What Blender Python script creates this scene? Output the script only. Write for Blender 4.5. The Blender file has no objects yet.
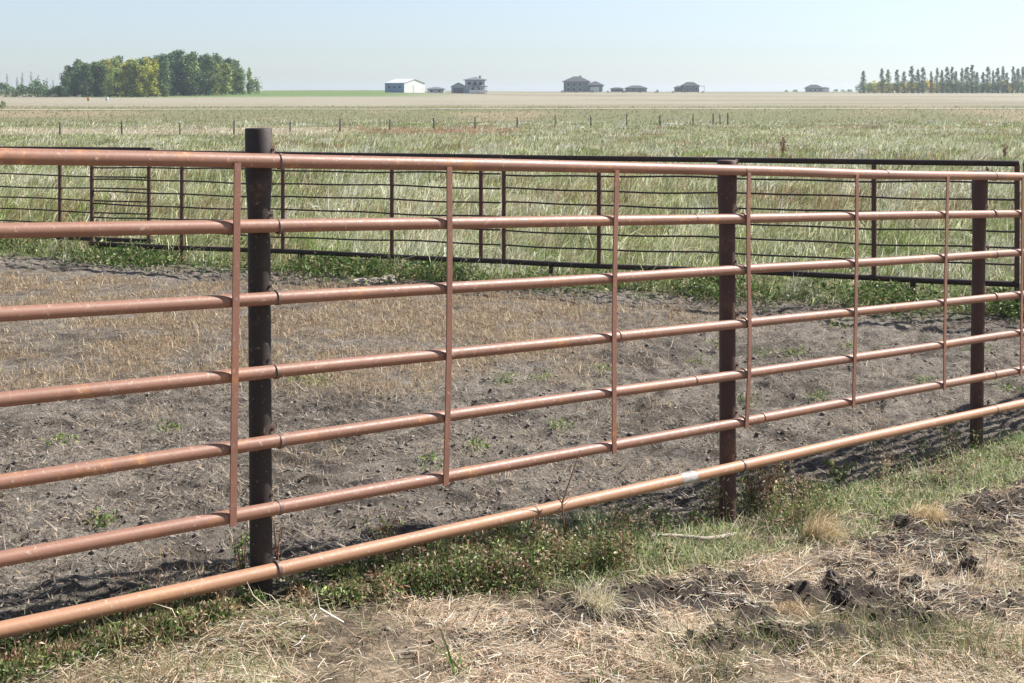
import bpy, math, random
import numpy as np
from mathutils import Vector, Matrix

random.seed(11)
rng = np.random.default_rng(11)
sc = bpy.context.scene
col = sc.collection
R = math.radians

# ------------------------------------------------------------------ camera
F = 1250.0; CX = 512.0; HY = 91.0          # focal length in pixels, optical axis row
cam = bpy.data.cameras.new('camera'); camo = bpy.data.objects.new('camera', cam); col.objects.link(camo)
cam.sensor_width = 36.0; cam.lens = F / 1024 * 36
cam.shift_y = -(341.5 - HY) / 1024
cam.clip_start = 0.1; cam.clip_end = 9000
camo.location = (0, 0, 0); camo.rotation_euler = (R(90), 0, 0)
sc.camera = camo
sc.render.resolution_x = 1024; sc.render.resolution_y = 683

# ------------------------------------------------------------------ light
SUN_AZ = 23.0; SUN_EL = 41.0               # azimuth from +X towards +Y
w = bpy.data.worlds.new('World'); sc.world = w; w.use_nodes = True
nt = w.node_tree; nt.nodes.clear()
sky = nt.nodes.new('ShaderNodeTexSky'); sky.sky_type = 'NISHITA'; sky.sun_disc = False
sky.sun_elevation = R(SUN_EL); sky.sun_rotation = R(90 - SUN_AZ)
sky.altitude = 600; sky.air_density = 1.0; sky.dust_density = 0.5; sky.ozone_density = 7.0
bg = nt.nodes.new('ShaderNodeBackground'); bg.inputs[1].default_value = 0.077
wo = nt.nodes.new('ShaderNodeOutputWorld')
hs = nt.nodes.new('ShaderNodeHueSaturation'); hs.inputs['Saturation'].default_value = 0.55      # pale autumn sky
nt.links.new(sky.outputs[0], hs.inputs['Color']); nt.links.new(hs.outputs[0], bg.inputs[0]); nt.links.new(bg.outputs[0], wo.inputs[0])
sl = bpy.data.lights.new('sun', 'SUN'); sl.energy = 5.0; sl.angle = R(0.53); sl.color = (1.0, 0.955, 0.89)
so = bpy.data.objects.new('sun', sl); col.objects.link(so)
S = Vector((math.cos(R(SUN_EL)) * math.cos(R(SUN_AZ)), math.cos(R(SUN_EL)) * math.sin(R(SUN_AZ)), math.sin(R(SUN_EL))))
so.rotation_euler = S.to_track_quat('Z', 'Y').to_euler(); so.location = S * 50
vs = sc.view_settings
vs.view_transform = 'Standard'; vs.look = 'None'; vs.exposure = 0.95; vs.gamma = 1.0; vs.use_curve_mapping = False

# ------------------------------------------------------------------ helpers
def hash2(ix, iy, seed):
    h = (ix.astype(np.int64) * 374761393 + iy.astype(np.int64) * 668265263 + seed * 974711) & 0x7fffffff
    h = ((h ^ (h >> 13)) * 1274126177) & 0x7fffffff
    h = h ^ (h >> 16)
    return (h & 0xffff) / 65535.0
def vnoise(x, y, seed=0):
    x = np.asarray(x, float); y = np.asarray(y, float)
    ix = np.floor(x); iy = np.floor(y); fx = x - ix; fy = y - iy
    fx = fx * fx * fx * (fx * (fx * 6 - 15) + 10); fy = fy * fy * fy * (fy * (fy * 6 - 15) + 10)
    ix = ix.astype(np.int64); iy = iy.astype(np.int64)
    a = hash2(ix, iy, seed); b = hash2(ix + 1, iy, seed); c = hash2(ix, iy + 1, seed); d = hash2(ix + 1, iy + 1, seed)
    return (a + (b - a) * fx) * (1 - fy) + (c + (d - c) * fx) * fy
def fbm(x, y, seed=0, octv=4, lac=2.03, gain=0.5):
    s = 0; amp = 1; tot = 0
    for k in range(octv):
        s = s + amp * vnoise(x * lac ** k + 17.3 * k, y * lac ** k - 9.1 * k, seed + k); tot += amp; amp *= gain
    return s / tot
def sstep(a, b, v):
    t = np.clip((v - a) / (b - a), 0, 1); return t * t * (3 - 2 * t)
def mixc(a, b, t):
    t = np.asarray(t)[..., None]; return a * (1 - t) + b * t
C = lambda *v: np.array(v, float)

# fence line in plan: s along it, n towards the camera
P0 = np.array([-0.955, 4.70]); P3 = np.array([3.061, 8.176])
U = (P3 - P0) / np.linalg.norm(P3 - P0); NV = np.array([U[1], -U[0]])
def sn(x, y):
    dx = x - P0[0]; dy = y - P0[1]
    return dx * U[0] + dy * U[1], dx * NV[0] + dy * NV[1]
def xy(s, n): return P0[0] + U[0] * s + NV[0] * n, P0[1] + U[1] * s + NV[1] * n
SF = [-40, -6, -0.95, 0, 2.73, 5.31, 9, 40]; ZF = [-1.72, -1.75, -1.86, -1.92, -2.275, -2.38, -2.36, -2.3]
DF = [0, 20, 30, 110, 160, 200, 260, 400, 520, 620, 700, 900, 1500, 3000, 9000]
ZD = [-2.3, -2.27, -2.4, -4.0, -3.6, -3.0, -2.6, -1.95, -1.1, -0.45, -0.4, -1.5, -6, -20, -60]
def gbase(x, y):
    x = np.asarray(x, float); y = np.asarray(y, float)
    s, n = sn(x, y)
    zf = np.interp(s, SF, ZF)
    zf = zf + 0.06 * sstep(0.3, 2.0, n)
    far = np.interp(y, DF, ZD)
    wv = sstep(0.1, 6.0, -n)
    z = zf * (1 - wv) + far * wv
    z = np.where(y > 14, far * sstep(12, 16, y) + z * (1 - sstep(12, 16, y)), z)
    # the left rise below the grove
    z = z + 0.9 * sstep(330, 470, y) * sstep(-0.30, -0.16, x / np.maximum(y, 1)) * sstep(0.05, -0.12, x / np.maximum(y, 1)) * sstep(800, 600, y)
    z = z + 0.12 * (fbm(x / 9, y / 9, 5, 3) - .5) * sstep(16, 30, y)
    return z
def clodness(x, y):
    """loose dug-up soil in the foreground: px patches turned into places"""
    m = np.zeros_like(np.asarray(x, float))
    for (cx, cy, rx, ry, a) in CLODS:
        dx = x - cx; dy = y - cy
        ca, sa = math.cos(a), math.sin(a)
        q = ((dx * ca + dy * sa) / rx) ** 2 + ((-dx * sa + dy * ca) / ry) ** 2
        m = np.maximum(m, np.exp(-q * 1.3))
    return m
def at(px, py, it=6):
    """the place on the ground seen in the photograph at px, py"""
    z = -2.2
    for _ in range(40):
        d = F * -z / max(py - HY, 0.5); x = (px - CX) / F * d
        z = 0.5 * z + 0.5 * float(gbase(x, d))
    return x, d, z
CLODS = []
for (px, py, rx, ry, a) in [(690, 594, .80, .30, .5), (850, 595, .85, .36, .5), (960, 525, 1.3, .46, .7), (780, 640, .6, .16, .4),
                            (600, 622, .35, .13, .3), (500, 640, .30, .10, .3), (815, 540, .35, .15, .6), (1010, 600, .5, .2, .6)]:
    gx, gy, gz = at(px, py); CLODS.append((gx, gy, rx, ry, a))

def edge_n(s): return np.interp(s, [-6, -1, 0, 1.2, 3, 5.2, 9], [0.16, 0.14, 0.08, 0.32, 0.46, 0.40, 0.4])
def zones(x, y):
    s, n = sn(x, y)
    jig = (fbm(x * 1.7, y * 1.7, 31, 3) - .5)
    corral = sstep(0.05, -0.35, n + jig * .35)
    fr = -n                                             # metres beyond the near fence
    # dry tan grass band inside the pen
    a = fbm(x * .8, y * .8, 41, 4)
    lim0 = np.interp(x, [-6, -3.1, -1, .9, 2.3, 4], [8.2, 8.9, 10.0, 11.5, 12.7, 13.9])
    dry = sstep(lim0 - .8, lim0 + .9, y + (a - .5) * 3.2) * np.interp(x, [-6, 0, 2, 3.6, 5], [1, 1, .9, .5, 0.2])
    yf = FY0 + (x - FX0) * FSL                          # far fence line
    pen_end = yf - y
    dry = dry * sstep(0.6, 1.3, pen_end + (a - .5) * 1.6 + np.interp(x, [-6, -2], [-.8, 0]))
    field = sstep(0.55, 0.0, pen_end + (a - .5) * .5)
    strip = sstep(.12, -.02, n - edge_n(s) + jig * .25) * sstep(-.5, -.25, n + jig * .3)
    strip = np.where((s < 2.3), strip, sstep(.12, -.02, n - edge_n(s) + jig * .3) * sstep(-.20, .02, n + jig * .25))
    clod = clodness(x, y) * (1 - strip) * (1 - corral)
    clod = np.clip(clod * 1.5 + (fbm(x * 6, y * 6, 77, 4) - .53) * 2.6 * (clod > .12), 0, 1)
    return corral, dry, field, strip, clod
# far fence line from two places
FX0, FY0 = -5.63, 17.07; FSL = (13.10 - 17.07) / (5.38 + 5.63)

def relief(x, y, full=True):
    corral, dry, field, strip, clod = zones(x, y)
    dirt = corral * (1 - .45 * dry) * (1 - field)
    h1 = fbm(x * 2.4, y * 2.4, 3, 3) - .5
    p = fbm(x * 6.5, y * 6.5, 9, 4)
    hoof = -np.clip(.45 - p, 0, 1) * .17 + np.clip(p - .58, 0, 1) * .10
    q = 1 - np.abs(2 * fbm(x * 13, y * 13, 13, 3) - 1)
    z = h1 * .03 * dirt + hoof * dirt + (q - .7) * .026 * dirt + (fbm(x * 22, y * 22, 15, 2) - .5) * .030 * dirt
    cl = fbm(x * 8, y * 8, 21, 4)
    z = z + clod * ((cl - .47) * .13 + (q - .7) * .06 + (fbm(x * 24, y * 24, 25, 2) - .5) * .05) + (1 - corral) * (1 - strip) * (fbm(x * 3.3, y * 3.3, 51, 4) - .5) * .10
    z = z * sstep(60, 22, y)
    return z
def gz(x, y): return gbase(x, y) + relief(x, y)

def mesh_obj(name, verts, faces, mat, parent=None, smooth=False):
    me = bpy.data.meshes.new(name); me.from_pydata([tuple(v) for v in verts], [], faces); me.update()
    if smooth: me.polygons.foreach_set('use_smooth', [True] * len(me.polygons))
    if mat: me.materials.append(mat)
    o = bpy.data.objects.new(name, me); col.objects.link(o)
    if parent: o.parent = parent
    return o
def big_mesh(name, V, quads, tris, mat, colr=None, smooth=False):
    """fast mesh from arrays; quads (M,4), tris (K,3)"""
    me = bpy.data.meshes.new(name)
    V = np.asarray(V, np.float32); me.vertices.add(len(V)); me.vertices.foreach_set('co', V.ravel())
    quads = np.zeros((0, 4), np.int32) if quads is None else np.asarray(quads, np.int32)
    tris = np.zeros((0, 3), np.int32) if tris is None else np.asarray(tris, np.int32)
    nl = quads.size + tris.size; npoly = len(quads) + len(tris)
    me.loops.add(nl); me.loops.foreach_set('vertex_index', np.concatenate([quads.ravel(), tris.ravel()]))
    me.polygons.add(npoly)
    starts = np.concatenate([np.arange(len(quads)) * 4, quads.size + np.arange(len(tris)) * 3]).astype(np.int32)
    me.polygons.foreach_set('loop_start', starts)
    if smooth: me.polygons.foreach_set('use_smooth', np.ones(npoly, bool))
    me.update(calc_edges=True)
    if colr is not None:
        at_ = me.attributes.new('Col', 'FLOAT_COLOR', 'POINT')
        c4 = np.ones((len(V), 4), np.float32); c4[:, :3] = colr
        at_.data.foreach_set('color', c4.ravel())
    me.materials.append(mat)
    o = bpy.data.objects.new(name, me); col.objects.link(o)
    return o
def tag(o, label=None, cat=None, group=None, kind=None):
    if label: o['label'] = label
    if cat: o['category'] = cat
    if group: o['group'] = group
    if kind: o['kind'] = kind
    return o
def empty(name, loc=(0, 0, 0), rz=0):
    o = bpy.data.objects.new(name, None); col.objects.link(o); o.location = loc; o.rotation_euler = (0, 0, rz)
    o.empty_display_size = .2
    return o
def child(o, parent):
    o.parent = parent; return o

# ---- materials
def newmat(name):
    m = bpy.data.materials.new(name); m.use_nodes = True; n = m.node_tree
    b = n.nodes['Principled BSDF']; return m, n, b
def N(n, t, **kw):
    x = n.nodes.new(t)
    for k, v in kw.items(): setattr(x, k, v)
    return x
def noise(n, scale, detail=4, rough=.55, vec=None, dist=0):
    t = N(n, 'ShaderNodeTexNoise'); t.inputs['Scale'].default_value = scale; t.inputs['Detail'].default_value = detail
    t.inputs['Roughness'].default_value = rough; t.inputs['Distortion'].default_value = dist
    if vec: n.links.new(vec, t.inputs['Vector'])
    return t
def ramp(n, fac, stops):
    r = N(n, 'ShaderNodeValToRGB'); e = r.color_ramp.elements
    while len(e) < len(stops): e.new(.5)
    for i, (p, c) in enumerate(stops):
        e[i].position = p; e[i].color = (*c, 1) if len(c) == 3 else c
    n.links.new(fac, r.inputs[0]); return r
def mixn(n, a, b, fac, mode='MIX'):
    m = N(n, 'ShaderNodeMix', data_type='RGBA', blend_type=mode)
    for sock, v in ((m.inputs[6], a), (m.inputs[7], b), (m.inputs[0], fac)):
        if hasattr(v, 'is_output'): n.links.new(v, sock)
        elif isinstance(v, (int, float)): sock.default_value = v
        else: sock.default_value = (*v, 1)
    return m.outputs[2]
def bump(n, b, h, strength, dist):
    k = N(n, 'ShaderNodeBump'); k.inputs['Strength'].default_value = strength; k.inputs['Distance'].default_value = dist
    n.links.new(h, k.inputs['Height']); n.links.new(k.outputs[0], b.inputs['Normal']); return k
def objcoord(n): return N(n, 'ShaderNodeTexCoord').outputs['Object']

def mat_ground():
    m, n, b = newmat('soil_and_turf')
    g = N(n, 'ShaderNodeNewGeometry').outputs['Position']
    a = N(n, 'ShaderNodeAttribute', attribute_name='Col')
    n1 = noise(n, 45, 6, .72, g); n2 = noise(n, 9, 5, .6, g)
    v1 = ramp(n, n1.outputs[0], [(.30, (.42, .42, .43)), (.5, (.95, .94, .93)), (.70, (1.5, 1.46, 1.4))])
    v2 = ramp(n, n2.outputs[0], [(.3, (.64, .64, .65)), (.7, (1.26, 1.25, 1.22))])
    c = mixn(n, a.outputs[0], v1.outputs[0], 1.0, 'MULTIPLY'); c = mixn(n, c, v2.outputs[0], 1.0, 'MULTIPLY')
    n.links.new(c, b.inputs['Base Color']); b.inputs['Roughness'].default_value = .95; b.inputs['Specular IOR Level'].default_value = .15
    h = N(n, 'ShaderNodeMath', operation='ADD')
    n3 = noise(n, 48, 6, .75, g, .6); n.links.new(n2.outputs[0], h.inputs[0]); n.links.new(n3.outputs[0], h.inputs[1])
    bump(n, b, h.outputs[0], 1.0, .06)
    return m
def mat_leaf(name, trans=.35, rough=.6, tint=None):
    """foliage: colour of each blade or leaf from its attribute, light passing through"""
    m, n, b = newmat(name)
    a = N(n, 'ShaderNodeAttribute', attribute_name='Col')
    c = a.outputs[0]
    if tint:
        oi = N(n, 'ShaderNodeObjectInfo'); c = mixn(n, c, oi.outputs['Color'], 1.0, 'MULTIPLY')
    n.links.new(c, b.inputs['Base Color']); b.inputs['Roughness'].default_value = rough; b.inputs['Specular IOR Level'].default_value = .25
    t = N(n, 'ShaderNodeBsdfTranslucent'); n.links.new(c, t.inputs[0])
    mx = N(n, 'ShaderNodeMixShader'); mx.inputs[0].default_value = trans
    n.links.new(b.outputs[0], mx.inputs[1]); n.links.new(t.outputs[0], mx.inputs[2])
    n.links.new(mx.outputs[0], n.nodes['Material Output'].inputs[0])
    return m
def mat_paint(name, base, rust, scuff, rough=.42):
    """old red-oxide paint on pipe: rusty patches, pale scuffs"""
    m, n, b = newmat(name)
    oc = objcoord(n)
    n1 = noise(n, 5.5, 6, .62, oc); n2 = noise(n, 42, 5, .7, oc); n3 = noise(n, 2.3, 4, .6, oc); n4 = noise(n, 160, 3, .6, oc)
    c0 = mixn(n, [x * .72 for x in base], [min(1, x * 1.28) for x in base], n3.outputs[0])
    f1 = ramp(n, n1.outputs[0], [(.56, (0, 0, 0)), (.68, (1, 1, 1))])
    f1m = N(n, 'ShaderNodeMath', operation='MULTIPLY'); n.links.new(f1.outputs[0], f1m.inputs[0])
    f1r = ramp(n, n2.outputs[0], [(.38, (0, 0, 0)), (.62, (1, 1, 1))]); n.links.new(f1r.outputs[0], f1m.inputs[1])
    c1 = mixn(n, c0, rust, f1m.outputs[0])
    f2 = ramp(n, n2.outputs[0], [(.60, (0, 0, 0)), (.72, (1, 1, 1))])
    c2 = mixn(n, c1, scuff, f2.outputs[0])
    f3 = ramp(n, n4.outputs[0], [(.66, (0, 0, 0)), (.72, (1, 1, 1))])
    c3 = mixn(n, c2, [x * .3 for x in base], f3.outputs[0])
    n.links.new(c3, b.inputs['Base Color'])
    rr = ramp(n, n2.outputs[0], [(.3, (rough - .06,) * 3), (.7, (rough + .2,) * 3)]); n.links.new(rr.outputs[0], b.inputs['Roughness'])
    b.inputs['Specular IOR Level'].default_value = .5
    bump(n, b, n2.outputs[0], .25, .003)
    return m
def mat_plain(name, colr, var=.25, scale=4, rough=.8, bumpd=0, metal=0):
    m, n, b = newmat(name); oc = objcoord(n)
    t = noise(n, scale, 5, .6, oc)
    r = ramp(n, t.outputs[0], [(.3, [x * (1 - var) for x in colr]), (.7, [min(1, x * (1 + var)) for x in colr])])
    n.links.new(r.outputs[0], b.inputs['Base Color']); b.inputs['Roughness'].default_value = rough; b.inputs['Metallic'].default_value = metal
    b.inputs['Specular IOR Level'].default_value = .3
    if bumpd: bump(n, b, t.outputs[0], .6, bumpd)
    return m

M = {}
M['ground'] = mat_ground()
M['blade'] = mat_leaf('dry_and_green_blades', .35)
M['leafy'] = mat_leaf('weed_leaves', .3, .5)
M['crown'] = mat_leaf('tree_leaves', .22, .6, True)
M['rail'] = mat_paint('red_oxide_paint', (.262, .132, .088), (.44, .20, .075), (.50, .39, .31), .44)
M['rail_low'] = mat_paint('worn_rusty_paint', (.37, .195, .112), (.46, .24, .10), (.52, .44, .38), .46)
M['upright'] = mat_paint('red_oxide_bar_paint', (.25, .120, .082), (.40, .17, .07), (.46, .34, .28), .5)
M['post'] = mat_paint('dark_tarred_steel', (.024, .016, .014), (.12, .065, .04), (.20, .15, .13), .6)
M['post_brown'] = mat_paint('brown_rusted_steel', (.062, .030, .023), (.14, .065, .04), (.17, .12, .10), .6)
M['dark'] = mat_paint('dark_rusted_steel', (.026, .015, .013), (.11, .045, .028), (.10, .07, .06), .6)
M['dark_red'] = mat_paint('rust_brown_steel', (.085, .036, .026), (.16, .065, .035), (.16, .11, .09), .6)
M['rod'] = mat_paint('rusted_rod', (.032, .020, .018), (.14, .07, .04), (.12, .09, .08), .6)
M['strap'] = mat_plain('grey_steel_strap', (.20, .135, .11), .4, 30, .5, .001, .2)
M['bare'] = mat_plain('grey_worn_patch', (.38, .35, .33), .35, 30, .5)
M['wood'] = mat_plain('weathered_wood', (.12, .105, .09), .35, 9, .9, .004)
M['stick'] = mat_plain('bleached_stick', (.38, .33, .27), .3, 30, .85, .002)
M['stone'] = mat_plain('pale_stone', (.36, .31, .25), .25, 25, .9, .004)
M['clod'] = mat_plain('dark_clod', (.095, .078, .066), .5, 28, .97, .012)
M['bark'] = mat_plain('bark', (.14, .12, .10), .3, 3, .9)
M['wire'] = mat_plain('fence_wire', (.18, .17, .16), .2, 5, .6, 0, .7)

# ------------------------------------------------------------------ the ground
def axis(segs):
    out = []
    for (a, b, st) in segs: out.extend(np.arange(a, b, st))
    return np.array(out)
gp = []; v, st = 10.0, .1
while v < 2500: gp.append(v); st *= 1.09; v += st
gp = np.array(gp)
xs = np.concatenate([-gp[::-1], axis([(-9.8, -3.3, .075), (-3.3, 4.6, .03), (4.6, 10, .075)]), gp])
yp = []; v, st = 19.0, .08
while v < 3000: yp.append(v); st = min(st * 1.045, 400); v += st
ys = np.concatenate([[-240, -120, -50, -20, -8, -4, -2, -1, 0, .8, 1.4, 1.8, 2.1, 2.4], axis([(2.6, 9.6, .03), (9.6, 19, .055)]), yp])
gxx, gyy = np.meshgrid(xs, ys)
gxx = gxx.ravel(); gyy = gyy.ravel()
gzz = gz(gxx, gyy)
DIRT = C(.32, .285, .245); DIRTD = C(.14, .122, .104); DRY = C(.31, .235, .16); FIELD = C(.17, .165, .075)
STRAW = C(.46, .37, .265); GREEN = C(.10, .13, .045); CLODC = C(.125, .104, .088)
def ground_colour(x, y):
    corral, dry, field, strip, clod = zones(x, y)
    big = fbm(x * .9, y * .9, 61, 4); fine = fbm(x * 7, y * 7, 62, 3)
    dirt = mixc(DIRTD, DIRT, sstep(.28, .6, .45 * big + .55 * fine))
    c = mixc(dirt, DRY * np.ones_like(dirt), dry * .75 * sstep(.30, .55, fbm(x * 2.2, y * 2.2, 102, 4)))
    fg = mixc(STRAW * np.ones_like(dirt), C(.25, .20, .145) * np.ones_like(dirt), sstep(.42, .62, fine))
    fg = mixc(fg, CLODC * np.ones_like(dirt), clod)
    c = mixc(fg, c, corral)
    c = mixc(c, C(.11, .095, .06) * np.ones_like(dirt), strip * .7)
    f1 = fbm(x / 7, y / 7, 63, 4); f2 = fbm(x / 26, y / 13, 64, 4)
    fc = mixc(C(.20, .205, .10) * np.ones_like(dirt), C(.34, .33, .20) * np.ones_like(dirt), sstep(.35, .65, f1))
    fc = mixc(fc, C(.22, .165, .105) * np.ones_like(dirt), sstep(.55, .68, f2) * .7)
    t = x / np.maximum(y, 1)
    # strips of the land by distance
    wob = (fbm(x / 60, y / 300, 65, 3) - .5)
    yy = y * (1 + wob * .12)
    olive = C(.20, .20, .105) * np.ones_like(dirt); olive = mixc(olive, C(.30, .25, .16) * np.ones_like(dirt), sstep(.45, .6, fbm(x / 18, y / 30, 66, 4)))
    fc = mixc(fc, olive, sstep(118, 140, yy))
    pale = sstep(112, 118, yy) * sstep(134, 126, yy) * sstep(-.10, -.16, t)
    fc = mixc(fc, C(.47, .41, .32) * np.ones_like(dirt), pale * .8)
    red = sstep(112, 118, yy) * sstep(132, 126, yy) * sstep(-.13, -.09, t) * sstep(.02, -.02, t)
    fc = mixc(fc, C(.34, .21, .14) * np.ones_like(dirt), red * .6)
    stub = mixc(C(.33, .305, .235) * np.ones_like(dirt), C(.265, .235, .17) * np.ones_like(dirt), sstep(.45, .65, fbm(x / 80, y / 14, 67, 3)))
    fc = mixc(fc, stub, sstep(225, 245, yy))
    gs = sstep(378, 388, y) * sstep(-.02, -.12, t) * sstep(-.36, -.32, t)
    fc = mixc(fc, C(.115, .20, .055) * np.ones_like(dirt), gs * .85)
    fc = mixc(fc, C(.20, .20, .11) * np.ones_like(dirt), sstep(545, 580, y) * (1 - gs) * .8)
    c = mixc(c, fc, field)
    return c
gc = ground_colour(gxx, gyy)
nx, ny = len(xs), len(ys)
ii = (np.arange(ny - 1)[:, None] * nx + np.arange(nx - 1)[None, :]).ravel()
quads = np.stack([ii, ii + 1, ii + nx + 1, ii + nx], 1)
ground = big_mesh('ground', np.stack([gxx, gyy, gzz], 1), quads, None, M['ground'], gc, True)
tag(ground, 'grey trampled pen soil, straw covered verge and pasture running out to the horizon', 'ground', kind='structure')

# pale gravel road crossing the pasture
def road():
    xr = np.linspace(-260, 330, 160); V = []; fa = []
    for x in xr:
        yc = 203 + x * .045
        for k in (-1, 0, 1):
            y = yc + k * 1.3; V.append((x, y, float(gbase(x, y)) + .06 + (.06 if k == 0 else 0)))
    for i in range(len(xr) - 1):
        for k in range(2):
            a = i * 3 + k; fa.append((a, a + 3, a + 4, a + 1))
    o = mesh_obj('road', V, [f[::-1] for f in fa], mat_plain('gravel', (.42, .38, .30), .15, .8, .95))
    tag(o, 'thin pale gravel road crossing the far side of the pasture', 'road', kind='structure')
road()

# ------------------------------------------------------------------ tubes and lathes
def tube(path, rad, seg=12, caps=True, fr=None):
    """swept tube: list of points, radius or list of radii"""
    P = [Vector(p) for p in path]; V = []; Fc = []
    rads = rad if isinstance(rad, (list, tuple)) else [rad] * len(P)
    up = Vector((0, 0, 1)); prev = None
    for i, p in enumerate(P):
        d = (P[min(i + 1, len(P) - 1)] - P[max(i - 1, 0)]).normalized()
        if prev is None:
            a = d.cross(up)
            if a.length < .1: a = d.cross(Vector((1, 0, 0)))
            a.normalize()
        else:
            a = (prev - d * prev.dot(d)).normalized()
        prev = a; b = d.cross(a)
        for k in range(seg):
            t = 2 * math.pi * k / seg
            V.append(p + (a * math.cos(t) + b * math.sin(t)) * rads[i])
    for i in range(len(P) - 1):
        for k in range(seg):
            k2 = (k + 1) % seg
            Fc.append((i * seg + k, i * seg + k2, (i + 1) * seg + k2, (i + 1) * seg + k))
    if caps:
        Fc.append(tuple(range(seg))[::-1]); Fc.append(tuple(range((len(P) - 1) * seg, len(P) * seg)))
    return V, Fc
def fix_normals(o):
    import bmesh
    bm = bmesh.new(); bm.from_mesh(o.data); bmesh.ops.recalc_face_normals(bm, faces=bm.faces)
    for e in bm.edges:
        if len(e.link_faces) == 2 and e.calc_face_angle(0) > .9: e.smooth = False
    bm.to_mesh(o.data); bm.free()
def tube_obj(name, path, rad, mat, parent=None, seg=12, caps=True):
    V, Fc = tube(path, rad, seg, caps)
    o = mesh_obj(name, V, Fc, mat, parent, True); fix_normals(o); return o
def box_verts(cx, cy, cz, sx, sy, sz):
    return [(cx + i * sx / 2, cy + j * sy / 2, cz + k * sz / 2) for i in (-1, 1) for j in (-1, 1) for k in (-1, 1)]
BOXF = [(0, 1, 3, 2), (4, 6, 7, 5), (0, 4, 5, 1), (2, 3, 7, 6), (0, 2, 6, 4), (1, 5, 7, 3)]

# ------------------------------------------------------------------ near pipe fence
HS = (0, 1)
def s_of_px(px, n=0.0):
    # where a line of sight (px) meets the fence plane
    tx = (px - CX) / F
    A = np.array([[tx, -U[0]], [1, -U[1]]]); d, s = np.linalg.solve(A, P0 + NV * n); return float(s)
def fence_pt(px, py, n=0.0):
    s = s_of_px(px); x, y = xy(s, 0); z = -(py - HY) / F * y
    x, y = xy(s, n); return Vector((x, y, z))
YT = lambda px: 160.9 + .0206 * (px - 258)
YB = lambda px: 573 - .2216 * (px - 258)
ZT0, ZT1 = fence_pt(258, YT(258)).z, fence_pt(980, YT(980)).z
SL = 5.31
def rail_z(frac, s):
    z0 = fence_pt(258, YT(258) + (YB(258) - YT(258)) * frac).z; z1 = fence_pt(980, YT(980) + (YB(980) - YT(980)) * frac).z
    s1 = s_of_px(980)
    return z0 + (z1 - z0) * s / s1
FR = [0, .160, .335, .516, .688, .850, 1.0]
RADS = [.0275, .0255, .025, .025, .025, .0255, .0275]
fence = empty('pipe_fence', (float(P0[0]), float(P0[1]), -1.92))
tag(fence, 'red-brown steel pipe corral fence with seven rails on dark posts in the foreground', 'fence')
org = Vector(fence.location)
def lp(v): return Vector(v) - org
S0, S1 = -5.6, 10.9
for i, fr in enumerate(FR):
    pts = []; ss = np.arange(S0, S1 + .01, .15)
    for s in ss:
        x, y = xy(s, 0); z = rail_z(fr, s) + .005 * (vnoise(s * .7 + 9 * i, i * 3.3, 5) - .5) * 2
        n = .006 * (float(vnoise(s * .6 + 4 * i, i * 7.1, 8)) - .5)
        x, y = xy(s, n); pts.append(lp((x, y, z)))
    r = tube_obj('rail', pts, RADS[i], M['rail_low'] if i == 6 else M['rail'], fence, 20)
    if i == 6: r['label'] = 'lowest rail, more orange and worn than the rest'
    # pipe couplings: short welded sleeves
    for sc_ in ([1.93 + .55 * (i % 3), 6.6 + .4 * (i % 2)] if i not in (0, 2) else [4.2 + i * .3]):
        x, y = xy(sc_, 0); z = rail_z(fr, sc_); z2 = rail_z(fr, sc_ + .012)
        a = lp((x, y, z)); x2, y2 = xy(sc_ + .012, 0); b = lp((x2, y2, z2))
        tube_obj('weld_bead', [a, a + (b - a) * .5, b], [RADS[i] + .0004, RADS[i] + .0018, RADS[i] + .0004], M['rail'], r, 16)
    if i == 6:
        sa = s_of_px(680); sb = s_of_px(694)
        pa = [lp((*xy(s, 0), rail_z(fr, s))) for s in np.linspace(sa, sb, 4)]
        tube_obj('worn_patch', pa, RADS[i] + .0012, M['bare'], r, 20)
PR = .043
post_s = [-2.72, s_of_px(258.5, -.078), s_of_px(727, -.078), s_of_px(980, -.078), 8.05, 10.75]
topn = [0, 30, 9, 5, 5, 5]
def post_profile(top, base):
    h = top - base
    return [(base, PR), (top - .42, PR), (top - .30, PR + .001), (top - .17, PR + .0085), (top - .004, PR + .0085), (top, PR + .005)]
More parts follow.
